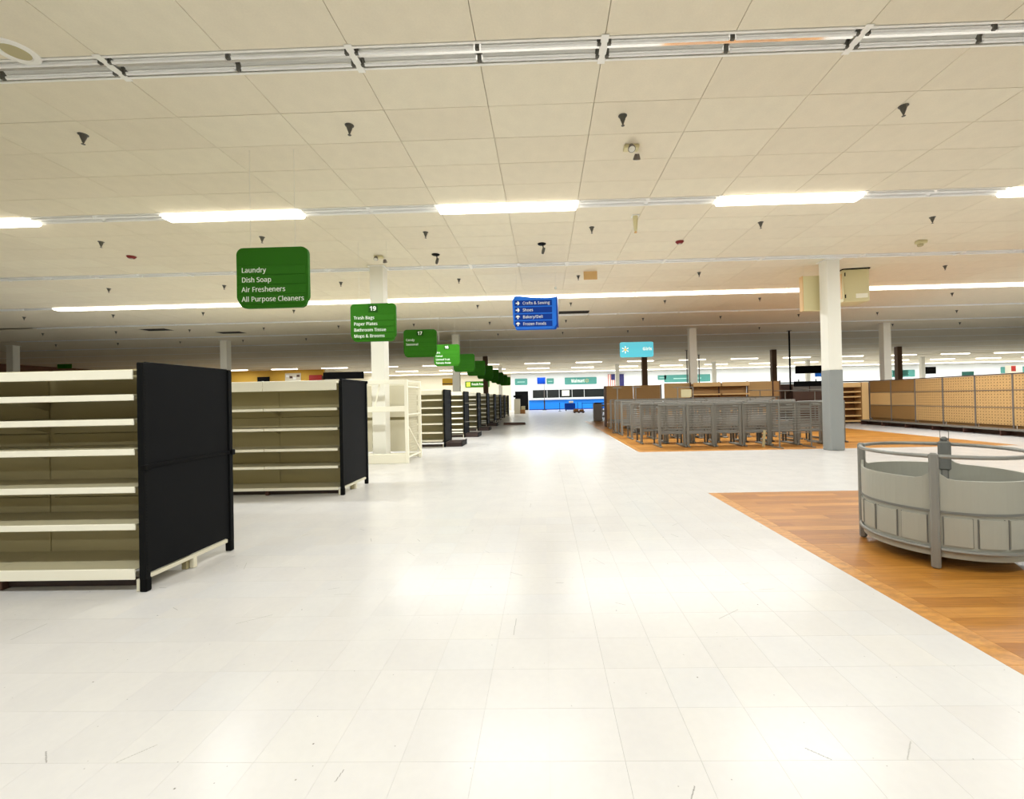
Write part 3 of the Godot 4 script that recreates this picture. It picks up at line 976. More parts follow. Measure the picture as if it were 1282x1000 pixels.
# ---------------------------------------------------------------- pegboard walls
func pegboard_runs() -> void:
	# long wall on the right, seen from its left face (x = 14.8), panels 1.22 m wide
	var o := thing("pegboard_wall", "long tan pegboard wall of three-high panels on the right", "display wall", V(14.8, 0, 20.3))
	var n := 10
	for i in n:
		var z := 0.61 + 1.22 * i
		var hs := [[0.3, 0.86], [0.88, 1.42], [1.44, 1.93]]
		for q in 3:
			var m: Material = M.peg
			if i == 0: m = M.tan if q == 1 else M.peg_brown
			elif i == 1: m = M.peg_brown if q != 1 else M.peg
			part("peg_panel", box(Vector3(0.012, hs[q][1] - hs[q][0] - 0.004, 1.16), 0.003), m, o, Vector3(0.006, (hs[q][0] + hs[q][1]) / 2, z))
		part("upright", box(Vector3(0.04, 1.94, 0.05), 0.004), M.grey_rail, o, Vector3(0.01, 0.97, z - 0.61))
		part("rear_panel", box(Vector3(0.012, 1.9, 1.2), 0.003), M.tan_dark, o, Vector3(0.1, 0.96, z))
		for y in [0.87, 1.43]:
			part("cross_rail", box(Vector3(0.022, 0.022, 1.16), 0.003), M.grey_rail, o, Vector3(-0.002, y, z))
		part("base_deck", box(Vector3(0.44, 0.025, 1.2), 0.005), M.grey_rail, o, Vector3(-0.24, 0.2, z))
		part("base_rail", box(Vector3(0.02, 0.05, 1.2), 0.004), M.rack, o, Vector3(-0.46, 0.19, z))
		part("base_back", box(Vector3(0.02, 0.18, 1.2)), M.brown, o, Vector3(-0.1, 0.09, z))
		part("base_foot", box(Vector3(0.42, 0.17, 0.04), 0.004), M.rust, o, Vector3(-0.22, 0.085, z - 0.6))
	part("top_cap", box(Vector3(0.14, 0.03, 1.22 * n), 0.005), M.brown, o, Vector3(0.05, 1.95, 0.61 * n))
	# unit of shelves that closes it at the far end
	var s := thing("shelf_cabinet", "tan wooden five-shelf cabinet at the far end of the pegboard wall", "shelving", V(14.75, 0, 20.75))
	part("side_panel", box(Vector3(0.3, 1.9, 0.03), 0.004), M.tan, s, Vector3(0.17, 0.97, 0.0))
	part("side_panel", box(Vector3(0.04, 1.9, 0.5), 0.004), M.tan_dark, s, Vector3(-0.98, 0.97, -0.25))
	part("side_panel", box(Vector3(0.03, 1.9, 0.5), 0.004), M.tan_dark, s, Vector3(0.02, 0.97, -0.25))
	part("back_panel", box(Vector3(1.0, 1.9, 0.02), 0.003), M.tan_shade, s, Vector3(-0.48, 0.97, -0.5))
	for y in [0.12, 0.36, 0.68, 0.98, 1.25, 1.48]:
		part("shelf", box(Vector3(0.94, 0.06, 0.44), 0.006), M.tan, s, Vector3(-0.48, y, -0.24))
	part("header", box(Vector3(0.94, 0.2, 0.03), 0.004), M.tan, s, Vector3(-0.48, 1.8, -0.02))
	# dark fixture behind
	var d := thing("dark_gondola", "long dark brown gondola seen over the tan cabinet and pegboard", "shelving", V(16.0, 0, 25.0))
	part("panel", box(Vector3(9.0, 2.0, 0.08), 0.005), M.brown, d, Vector3(0.3, 1.0, 0))
	part("top_board", box(Vector3(9.05, 0.06, 0.5), 0.008), M.brown_dark, d, Vector3(0.3, 2.06, 0))
	part("base", box(Vector3(9.0, 0.15, 0.7), 0.008), M.brown_dark, d, Vector3(0.3, 0.075, 0))
	var dk := thing("dark_counter", "dark brown counter with black header left of the tall column", "counter", V(13.9, 0, 23.4))
	part("body", box(Vector3(1.9, 1.55, 0.5), 0.008), M.brown, dk, Vector3(0, 0.775, 0))
	part("grey_panel", box(Vector3(0.85, 0.4, 0.02), 0.004), M.grey_rail, dk, Vector3(-0.45, 1.72, 0.1))
	part("grey_panel", box(Vector3(0.85, 0.4, 0.02), 0.004), M.grey_rail, dk, Vector3(0.45, 1.72, 0.1))
	part("header", box(Vector3(1.75, 0.26, 0.06), 0.006), M.black, dk, Vector3(0.05, 1.96, 0.14))
	part("header_post", box(Vector3(0.04, 2.2, 0.04), 0.004), M.black, dk, Vector3(-0.5, 1.1, 0.0))
	part("header_post", box(Vector3(0.04, 2.2, 0.04), 0.004), M.black, dk, Vector3(0.4, 1.1, 0.0))
	# mid run behind the racks, facing the viewer
	var g := thing("pegboard_gondola", "tan pegboard gondola with two shelf bays behind the grey racks", "shelving", V(3.1, 0, 22.0))
	var secs := [["peg_brown", 0.0, 2.7], ["peg", 2.87, 4.15], ["shelf", 4.2, 5.55], ["shelf", 5.6, 6.95], ["peg", 7.0, 8.2], ["plain", 8.22, 8.55]]
	for q in secs:
		var w: float = q[2] - q[1]
		var xc: float = (q[1] + q[2]) / 2
		var top := 2.03 if q[0] == "peg_brown" else 2.1
		if q[0] == "shelf":
			part("back_panel", box(Vector3(w + 0.07, 1.9, 0.02), 0.003), M.tan_dark, g, Vector3(xc, 1.1, -0.12))
			part("canopy", box(Vector3(w - 0.02, 0.2, 0.03), 0.006), M.tan, g, Vector3(xc, 1.99, 0.33), Basis(Vector3.RIGHT, -0.12))
			for y in [1.5, 1.1, 0.7, 0.3]:
				part("shelf", box(Vector3(w - 0.02, 0.07, 0.42), 0.006), M.tan, g, Vector3(xc, y, 0.12))
			part("canopy_shelf", box(Vector3(w - 0.02, 0.02, 0.42), 0.004), M.tan_dark, g, Vector3(xc, 1.89, 0.12))
		else:
			var m: Material = {"peg_brown": M.peg_brown, "peg": M.peg, "plain": M.tan_dark}[q[0]]
			var cols := 2 if w > 2.0 else 1
			for c in cols:
				for r in 2:
					var ph: float = (top - 0.25) / 2
					part("peg_panel", box(Vector3(w / cols - 0.02, ph - 0.006, 0.015), 0.003), m, g, Vector3(q[1] + (c + 0.5) * w / cols, 0.25 + ph * (r + 0.5), 0.0))
		part("upright", box(Vector3(0.045, top + 0.02, 0.06), 0.004), M.brown, g, Vector3(q[2] + 0.02, top / 2 + 0.01, 0.02))
		part("base_deck", box(Vector3(w, 0.2, 0.5), 0.006), M.tan_dark, g, Vector3(xc, 0.1, 0.2))
	part("upright", box(Vector3(0.045, 2.03, 0.06), 0.004), M.brown, g, Vector3(-0.02, 1.015, 0.02))
	part("end_panel", box(Vector3(0.02, 2.03, 0.5), 0.004), M.brown, g, Vector3(-0.05, 1.015, -0.22))

# ---------------------------------------------------------------- round grey bin
func arc_band(st: SurfaceTool, r_in: float, r_out: float, y0: float, y1: float, a0: float, a1: float, seg: int, rise := 0.0) -> void:
	for k in seg:
		var t0 := lerpf(a0, a1, float(k) / seg)
		var t1 := lerpf(a0, a1, float(k + 1) / seg)
		var top := func(t: float) -> float:
			var u := absf((t - a0) / (a1 - a0) * 2.0 - 1.0)
			return y1 + rise * pow(maxf(0.0, (u - 0.78) / 0.22), 2.0)
		var P := func(r: float, t: float, y: float) -> Vector3: return Vector3(cos(t) * r, y, sin(t) * r)
		var mid: Vector3 = P.call((r_in + r_out) / 2, (t0 + t1) / 2, (y0 + y1) / 2)
		var h0: float = top.call(t0)
		var h1: float = top.call(t1)
		quad(st, P.call(r_out, t0, y0), P.call(r_out, t1, y0), P.call(r_out, t1, h1), P.call(r_out, t0, h0), mid)
		quad(st, P.call(r_in, t0, y0), P.call(r_in, t1, y0), P.call(r_in, t1, h1), P.call(r_in, t0, h0), mid)
		quad(st, P.call(r_in, t0, h0), P.call(r_out, t0, h0), P.call(r_out, t1, h1), P.call(r_in, t1, h1), mid)
		quad(st, P.call(r_in, t0, y0), P.call(r_out, t0, y0), P.call(r_out, t1, y0), P.call(r_in, t1, y0), mid)
		if k == 0: quad(st, P.call(r_in, t0, y0), P.call(r_out, t0, y0), P.call(r_out, t0, h0), P.call(r_in, t0, h0), mid)
		if k == seg - 1: quad(st, P.call(r_in, t1, y0), P.call(r_out, t1, y0), P.call(r_out, t1, h1), P.call(r_in, t1, h1), mid)

func bin() -> void:
	var R := 0.585
	var o := thing("display_bin", "round grey four-post display bin on the wooden floor patch", "bin", V(3.62, 0.002, 4.12))
	var a45 := PI / 4
	for q in 4:
		var a := a45 + q * PI / 2
		var a2 := a + PI / 2
		var pad := 0.055
		# post
		var dir := Vector3(cos(a), 0, sin(a))
		var st := st_new()
		bx(st, Vector3.ZERO, Vector3(0.062, 0.95, 0.062), 0.014)
		var back: bool = dir.x > 0 and dir.z < 0
		part("post", done(st), M.bin_metal, o, dir * R + Vector3(0, 0.478, 0), Basis(Vector3.UP, -a))
		if back:
			var b := part("post_cover", box(Vector3(0.07, 0.3, 0.1), 0.02), M.bin_dark, o, dir * (R - 0.01) + Vector3(0, 0.81, 0), Basis(Vector3.UP, -a))
			part("cover_knob", box(Vector3(0.05, 0.05, 0.06), 0.018), M.bin_dark, b, Vector3(0, 0.165, 0))
		# top rail between posts
		var pts := []
		for k in 13:
			var t := lerpf(a + pad, a2 - pad, k / 12.0)
			pts.append(Vector3(cos(t) * R, 0.925, sin(t) * R))
		st = st_new()
		tube(st, pts, 0.017, 8)
		part("top_rail", done(st), M.bin_metal, o)
		# tub side: upper band with a rim that rises to the posts, lower band set back
		st = st_new()
		arc_band(st, R - 0.022, R - 0.002, 0.475, 0.735, a + pad, a2 - pad, 18, 0.05)
		part("upper_side", done(st), M.bin, o)
		st = st_new()
		arc_band(st, R - 0.006, R + 0.004, 0.463, 0.481, a + pad, a2 - pad, 18)
		part("seam_band", done(st), M.bin_dark, o)
		st = st_new()
		arc_band(st, R - 0.03, R - 0.01, 0.17, 0.465, a + pad, a2 - pad, 18)
		var low := part("lower_side", done(st), M.bin, o)
		# raised panels with dark joints
		for p in 4:
			var w := (PI / 2 - 2 * pad) / 4.0
			var b0 := a + pad + w * p + 0.035
			var b1 := a + pad + w * (p + 1) - 0.035
			st = st_new()
			arc_band(st, R - 0.012, R + 0.002, 0.205, 0.43, b0, b1, 6)
			part("raised_panel", done(st), M.bin, low)
			for edge in [b0 - 0.012, b1 + 0.002]:
				st = st_new()
				arc_band(st, R - 0.012, R - 0.006, 0.2, 0.435, edge, edge + 0.01, 1)
				part("joint_strip", done(st), M.bin_dark, low)
		# lower rail
		pts = []
		for k in 13:
			var t := lerpf(a + pad, a2 - pad, k / 12.0)
			pts.append(Vector3(cos(t) * (R + 0.006), 0.165, sin(t) * (R + 0.006)))
		st = st_new()
		tube(st, pts, 0.016, 8)
		part("bottom_rail", done(st), M.bin_metal, o)
		st = st_new()
		arc_band(st, R - 0.03, R - 0.012, 0.1, 0.155, a + pad, a2 - pad, 18)
		part("skirt", done(st), M.bin, o)
	var st := st_new()
	lathe(st, [Vector2(0.0, 0.46), Vector2(0.35, 0.475), Vector2(R - 0.024, 0.5), Vector2(R - 0.024, 0.47), Vector2(0.0, 0.44)], Vector3.ZERO, 32)
	part("tub_floor", done(st), M.bin_dark, o)
	# two thin wires of a missing topper
	for x in [-0.04, 0.045]:
		st = st_new()
		tube(st, [Vector3(0.41 + x, 0.9, -0.41), Vector3(0.41 + x, 1.06, -0.41)], 0.003, 5)
		part("sign_wire", done(st), M.steel, o)

# ---------------------------------------------------------------- hanging signs
func hang_rod(parent: Node, x: float, y_from: float, y_to: float, z: float) -> void:
	var st := st_new()
	tube(st, [Vector3(x, y_from, z), Vector3(x, y_to, z)], 0.0022, 5)
	part("hanger", done(st), M.wire, parent)

func green_sign(Z: float, label: String, number: String, lines: Array, front_lines := true, cut := false) -> void:
	var W := 0.96
	var H := 0.8
	var x := -3.08 - W / 2
	var yc := 3.55 - H / 2
	var o := thing("hanging_aisle_sign", label, "sign", V(x, yc, Z), 0, "green aisle signs hanging over the left shelving")
	var st := st_new()
	prism(st, rounded(W, H - 0.06, 0.09), 0.05, Vector3(0, 0.03, -0.025), Vector3.RIGHT, Vector3.UP, Vector3.BACK)
	part("board", done(st), M.green, o)
	st = st_new()
	prism(st, rounded(W - 0.06, 0.2, 0.09), 0.05, Vector3(0, -H / 2 + 0.1, -0.03), Vector3.RIGHT, Vector3.UP, Vector3.BACK)
	part("lower_board", done(st), M.green, o)
	# slide-in strips for the words
	for k in 4:
		part("word_strip", box(Vector3(W - 0.06, 0.118, 0.008), 0.003), M.green_strip, o, Vector3(0, 0.1 - k * 0.128, 0.027))
	if number != "":
		part("number_plate", box(Vector3(0.2, 0.15, 0.008), 0.004), M.green_back, o, Vector3(0, 0.29, 0.027))
		lettering(number, 0.13, M.sign_white, o, Vector3(0, 0.29, 0.033), true, false)
	for k in lines.size():
		if lines[k] != "":
			lettering(lines[k], 0.09, M.sign_white, o, Vector3(-W / 2 + 0.07, 0.1 - k * 0.128, 0.033), false, true)
	for s in [-1, 1]:
		hang_rod(o, s * 0.3, H / 2 - 0.03, CEIL - yc, 0.0)

func spark(parent: Node, c: Vector3, r: float, m: Material) -> void:
	for k in 6:
		var st := st_new()
		var a := TAU * k / 6.0 + PI / 2
		var u := Vector3(cos(a), sin(a), 0)
		var v := Vector3(-sin(a), cos(a), 0)
		prism(st, PackedVector2Array([Vector2(r * 0.36, -r * 0.07), Vector2(r * 0.92, -r * 0.15), Vector2(r, 0), Vector2(r * 0.92, r * 0.15), Vector2(r * 0.36, r * 0.07)]), 0.006, c, u, v, Vector3.BACK)
		part("emblem_ray", done(st), m, parent)

func arrow(parent: Node, c: Vector3, s: float, ang: float) -> void:
	var st := st_new()
	var u := Vector3(cos(ang), sin(ang), 0)
	var v := Vector3(-sin(ang), cos(ang), 0)
	prism(st, PackedVector2Array([Vector2(-s, -s * 0.28), Vector2(0.0, -s * 0.28), Vector2(-0.15 * s, -s), Vector2(0.3 * s, -s), Vector2(s, 0), Vector2(0.3 * s, s), Vector2(-0.15 * s, s), Vector2(0, s * 0.28), Vector2(-s, s * 0.28)]), 0.006, c, u, v, Vector3.BACK)
	part("arrow", done(st), M.sign_white, parent)

func signs() -> void:
	var p := 3.49
	green_sign(5.75, "nearest green hanging sign reading Laundry, Dish Soap, Air Fresheners, All Purpose Cleaners", "", ["Laundry", "Dish Soap", "Air Fresheners", "All Purpose Cleaners"])
	green_sign(9.18, "green hanging sign numbered 19 in front of the white column", "19", ["Trash Bags", "Paper Plates", "Bathroom Tissue", "Mops & Brooms"])
	green_sign(12.67, "dark green hanging sign numbered 17, third along the aisle", "17", ["Candy", "Seasonal"])
	green_sign(16.16, "bright green hanging sign numbered 16, fourth along the aisle", "16", ["Rice", "Cereal", "Canned Fruit", "Tomato Paste"])
	for k in range(4, 11):
		green_sign(5.75 + p * k - 0.05, "blank-looking dark green hanging sign, %s along the aisle" % ordinal(k), "", [])
	# blue directory over the aisle: bowed front, dark side
	var o := thing("hanging_directory_sign", "blue hanging directory sign with four arrows over the main aisle", "sign", V(-0.17, 3.7, 11.5))
	var st := st_new()
	prism(st, PackedVector2Array([Vector2(-0.6, 0.3), Vector2(-0.54, 0.42), Vector2(-0.4, 0.42), Vector2(-0.1, 0.38), Vector2(0.3, 0.36), Vector2(0.53, 0.38), Vector2(0.53, -0.32), Vector2(0.46, -0.42), Vector2(-0.5, -0.42), Vector2(-0.58, -0.3)]), 0.06, Vector3(0, 0, 0.16), Vector3.RIGHT, Vector3.UP, Vector3.BACK)
	part("front_board", done(st), M.blue, o)
	st = st_new()
	prism(st, PackedVector2Array([Vector2(0, 0.4), Vector2(0.32, 0.4), Vector2(0.32, -0.36), Vector2(0, -0.36)]), 0.03, Vector3(0.53, 0, 0.2), Vector3(0.1, 0, -1).normalized(), Vector3.UP, Vector3.RIGHT)
	part("side_board", done(st), M.blue_dark, o)
	st = st_new()
	prism(st, rounded(1.1, 0.8, 0.06), 0.04, Vector3(0, 0, -0.16), Vector3.RIGHT, Vector3.UP, Vector3.BACK)
	part("rear_board", done(st), M.blue, o)
	var words := ["Crafts & Sewing", "Shoes", "Bakery/Deli", "Frozen Foods"]
	for k in 4:
		var y := 0.235 - k * 0.178
		part("word_strip", box(Vector3(0.96, 0.145, 0.01), 0.004), M.blue_dark, o, Vector3(-0.06, y, 0.225))
		arrow(o, Vector3(-0.46, y, 0.232), 0.05, 0.0 if k < 2 else PI / 2)
		lettering(words[k], 0.1, M.sign_white, o, Vector3(-0.335, y, 0.232), false, true)
	hang_rod(o, 0.53, 0.38, CEIL - 3.7, 0.0)
	hang_rod(o, -0.5, 0.36, CEIL - 3.7, 0.0)
	part("hanger_tag", box(Vector3(0.05, 0.06, 0.01), 0.004), M.sign_white, o, Vector3(0.53, 0.66, 0.01))
	# teal department sign
	o = thing("hanging_department_sign", "small turquoise hanging sign with white starburst over the racks", "sign", V(3.81, 3.39, 18.0))
	st = st_new()
	prism(st, rounded(1.36, 0.62, 0.07), 0.05, Vector3(0, 0, -0.025), Vector3.RIGHT, Vector3.UP, Vector3.BACK)
	part("board", done(st), M.teal, o)
	spark(o, Vector3(-0.46, 0.0, 0.026), 0.15, M.sign_white)
	st = st_new()
	lathe(st, [Vector2(0, -0.01), Vector2(0.05, -0.01), Vector2(0.05, 0.01), Vector2(0, 0.01)], Vector3.ZERO, 12)
	part("emblem_centre", done(st), M.spark, o, Vector3(-0.46, 0.0, 0.03), Basis(Vector3.RIGHT, PI / 2))
	lettering("Girls", 0.17, M.sign_white, o, Vector3(0.24, 0.02, 0.027), true, true)
	for s in [-1, 1]: hang_rod(o, s * 0.5, 0.3, CEIL - 3.39, 0.0)

# ---------------------------------------------------------------- far end of the store
func far_wall() -> void:
	var Z := ZF
	# walls with a real window band over the blue counter wall
	var segs := [
		["wall_far_left", -22.0, -4.35, 0.0, 0.0, M.wall_cream, "cream wall at the far left behind the green signs"],
		["wall_far_middle", -4.35, 8.1, 0.0, 0.0, M.wall_white, "white far wall with a dark window band and blue lower part"],
		["wall_far_right", 8.1, XR, 0.0, 0.0, M.wall_white, "white wall far behind the racks and pegboards"]]
	for s in segs:
		if s[0] == "wall_far_middle":
			var st := st_new()
			for r in [[-4.35, -3.85, 0.0, 4.9], [-3.85, -2.1, 2.5, 4.9], [-2.1, -1.5, 0.0, 4.9], [-1.5, 8.1, 2.62, 4.9], [-1.5, 8.1, 0.0, 1.56]]:
				bx(st, Vector3((r[0] + r[1]) / 2, (r[2] + r[3]) / 2, 0), Vector3(r[1] - r[0], r[3] - r[2], 0.25))
			var o := structure("wall_far_middle", done(st), s[5], s[6], V(0, 0, Z + 0.125))
			part("blue_wainscot", box(Vector3(10.15, 1.25, 0.05), 0.006), M.blue_wall, o, Vector3(3.05, 0.64, 0.15))
			part("counter_ledge", box(Vector3(10.2, 0.1, 0.35), 0.01), M.wall_white, o, Vector3(3.05, 1.36, 0.25))
			part("baseboard", box(Vector3(10.15, 0.1, 0.02), 0.004), M.blue_dark, o, Vector3(3.05, 0.05, 0.18))
		else:
			structure(s[0], box(Vector3(s[2] - s[1], CEIL + 0.05, 0.25)), s[5], s[6], V((s[1] + s[2]) / 2, CEIL / 2, Z + 0.125))
	# room behind the openings
	var b := st_new()
	bx(b, Vector3(0, 2.4, -3.0), Vector3(13.0, 4.9, 0.1))
	bx(b, Vector3(-6.4, 2.4, -1.5), Vector3(0.1, 4.9, 3.0))
	bx(b, Vector3(6.4, 2.4, -1.5), Vector3(0.1, 4.9, 3.0))
	structure("wall_office", done(b), M.grey_rail, "dim grey room behind the far window band", V(1.85, 0, Z + 0.25))
	var w := part("window_1", box(Vector3(9.6, 1.06, 0.02)), M.dark_glass, self, V(3.3, 2.09, Z + 0.18))
	tag(w, "dark window band above the far blue counter wall", "window", "", "structure")
	for x in [-2.9, -1.3, 0.4, 2.0]:
		part("mullion", box(Vector3(0.05, 1.06, 0.05), 0.005), M.wall_white, w, Vector3(x, 0, 0.03))
	part("lit_pane", box(Vector3(1.0, 0.75, 0.02), 0.004), M.lens_glass, w, Vector3(-0.45, 0.05, 0.02))
	var d := part("door_1", box(Vector3(1.7, 2.45, 0.05)), M.black, self, V(-2.97, 1.225, Z + 0.2))
	tag(d, "dark open doorway left of the far blue wall", "door", "", "structure")
	# wall signs
	var sg := [[-3.0, 3.75, 1.65, 0.85, "left teal wall sign above the far dark doorway"], [0.85, 3.75, 0.95, 0.75, "small teal wall sign right of the blue pole sign"], [18.8, 3.75, 6.0, 0.95, "long turquoise wall sign behind the tan shelf bays"], [46.0, 3.75, 4.2, 0.9, "dark teal wall sign above the left pegboard panels"], [60.5, 3.9, 3.0, 0.8, "teal wall sign at the far right edge"], [15.5, 3.9, 1.1, 0.6, "small teal wall sign left of the long turquoise one"]]
	for a in sg:
		var o := thing("wall_sign", a[4], "sign", V(a[0], a[1], Z - 0.03))
		var st := st_new()
		prism(st, rounded(a[2], a[3], 0.1), 0.05, Vector3(0, 0, -0.025), Vector3.RIGHT, Vector3.UP, Vector3.BACK)
		part("board", done(st), M.teal_green, o)
		part("word_bar", box(Vector3(a[2] * 0.6, a[3] * 0.12, 0.01), 0.003), M.pale_teal, o, Vector3(0, -0.02, 0.03))
	var o := thing("store_name_sign", "long teal store sign with pale lettering above the far counter", "sign", V(4.85, 3.72, Z - 0.03))
	var st := st_new()
	prism(st, rounded(4.2, 0.92, 0.1), 0.06, Vector3(0, 0, -0.03), Vector3.RIGHT, Vector3.UP, Vector3.BACK)
	part("board", done(st), M.teal_green, o)
	lettering("Walmart", 0.62, M.sign_white, o, Vector3(-1.25, 0.0, 0.032), true, true, 1.75)
	spark(o, Vector3(0.82, 0.0, 0.032), 0.26, M.spark)
	o = thing("produce_sign", "green wall sign with yellow emblem reading Fresh Produce", "sign", V(-8.8, 3.55, Z - 0.03))
	st = st_new()
	prism(st, rounded(3.2, 0.78, 0.08), 0.05, Vector3(0, 0, -0.025), Vector3.RIGHT, Vector3.UP, Vector3.BACK)
	part("board", done(st), M.green, o)
	part("emblem", box(Vector3(0.55, 0.6, 0.02), 0.06), M.lime, o, Vector3(-1.2, 0, 0.03))
	lettering("Fresh Produce", 0.42, M.sign_white, o, Vector3(-0.75, 0.0, 0.027), true, true, 2.2)
	o = thing("yellow_sign", "small yellow hanging sign above the first black-ended shelving", "sign", V(-9.9, 3.4, 45.0))
	part("board", box(Vector3(1.1, 0.72, 0.05), 0.02), M.yellow, o)
	part("lower_stripe", box(Vector3(1.1, 0.12, 0.06), 0.01), M.brown, o, Vector3(0, -0.2, 0))
	for s in [-1, 1]: hang_rod(o, s * 0.4, 0.36, CEIL - 3.4, 0.0)
	# flags
	for a in [[8.9, "red and white striped flag with blue corner on the far wall", true], [10.15, "dark blue flag on the far wall beside the striped one", false]]:
		o = thing("wall_flag", a[1], "flag", V(a[0], 4.55, Z - 0.08))
		if a[2]:
			for q in 7:
				part("stripe", box(Vector3(0.13, 1.75, 0.02)), M.flag_red if q % 2 == 0 else M.white, o, Vector3(-0.39 + q * 0.13, -0.95, 0))
			part("canton", box(Vector3(0.5, 0.75, 0.024)), M.flag_blue, o, Vector3(0.2, -0.45, 0.004))
		else:
			part("cloth", box(Vector3(0.75, 1.75, 0.02), 0.004), M.flag_blue, o, Vector3(0, -0.95, 0))
		part("rod", box(Vector3(1.0, 0.03, 0.03), 0.006), M.steel, o, Vector3(0, -0.05, 0))

func back_left() -> void:
	structure("wall_produce", box(Vector3(18.0, CEIL, 0.2)), M.wall_yellow, "yellow wall deep behind the left shelving", V(-31.0, CEIL / 2, 43.6))
	structure("wall_alcove", box(Vector3(0.2, CEIL, 14.4)), M.wall_cream, "cream side wall beyond the yellow wall", V(-22.0, CEIL / 2, 50.8))
	var o := thing("wall_screen", "black screen on the yellow back wall", "screen", V(-28.1, 4.03, 43.45))
	part("panel", box(Vector3(1.25, 0.44, 0.06), 0.02), M.black, o)
	part("bezel", box(Vector3(1.3, 0.03, 0.07), 0.008), M.navy_dark, o, Vector3(0, -0.23, 0))
	o = thing("wall_picture", "pale pictured banner on the yellow back wall", "banner", V(-25.1, 4.15, 43.45))
	part("sheet", box(Vector3(1.6, 0.8, 0.03), 0.008), M.wall_cream, o)
	for q in 4:
		part("printed_shape", box(Vector3(0.3, 0.22, 0.01), 0.05), M.brown if q % 2 else M.white, o, Vector3(-0.55 + q * 0.36, 0.12 - (q % 3) * 0.12, 0.02))
	o = thing("red_banner", "red banner right of the pale one on the back wall", "banner", V(-22.8, 4.05, 43.45))
	part("sheet", box(Vector3(1.35, 0.55, 0.03), 0.008), M.red, o)
	part("dark_band", box(Vector3(0.3, 0.4, 0.04), 0.008), M.brown, o, Vector3(0.75, -0.02, 0))
	o = thing("dark_hanging_sign", "dark blank sign hanging left of the white column", "sign", V(-9.2, 2.73, 20.0))
	part("board", box(Vector3(1.88, 0.32, 0.06), 0.01), M.black, o)
	for s in [-1, 1]: hang_rod(o, s * 0.7, 0.16, CEIL - 2.73, 0.0)
	o = thing("small_green_sign", "dim green sign above the nearest shelving at far left", "sign", V(-27.9, 3.95, 25.0))
	part("board", box(Vector3(0.86, 0.26, 0.05), 0.02), M.green, o)
	hang_rod(o, 0.0, 0.12, CEIL - 3.95, 0.0)

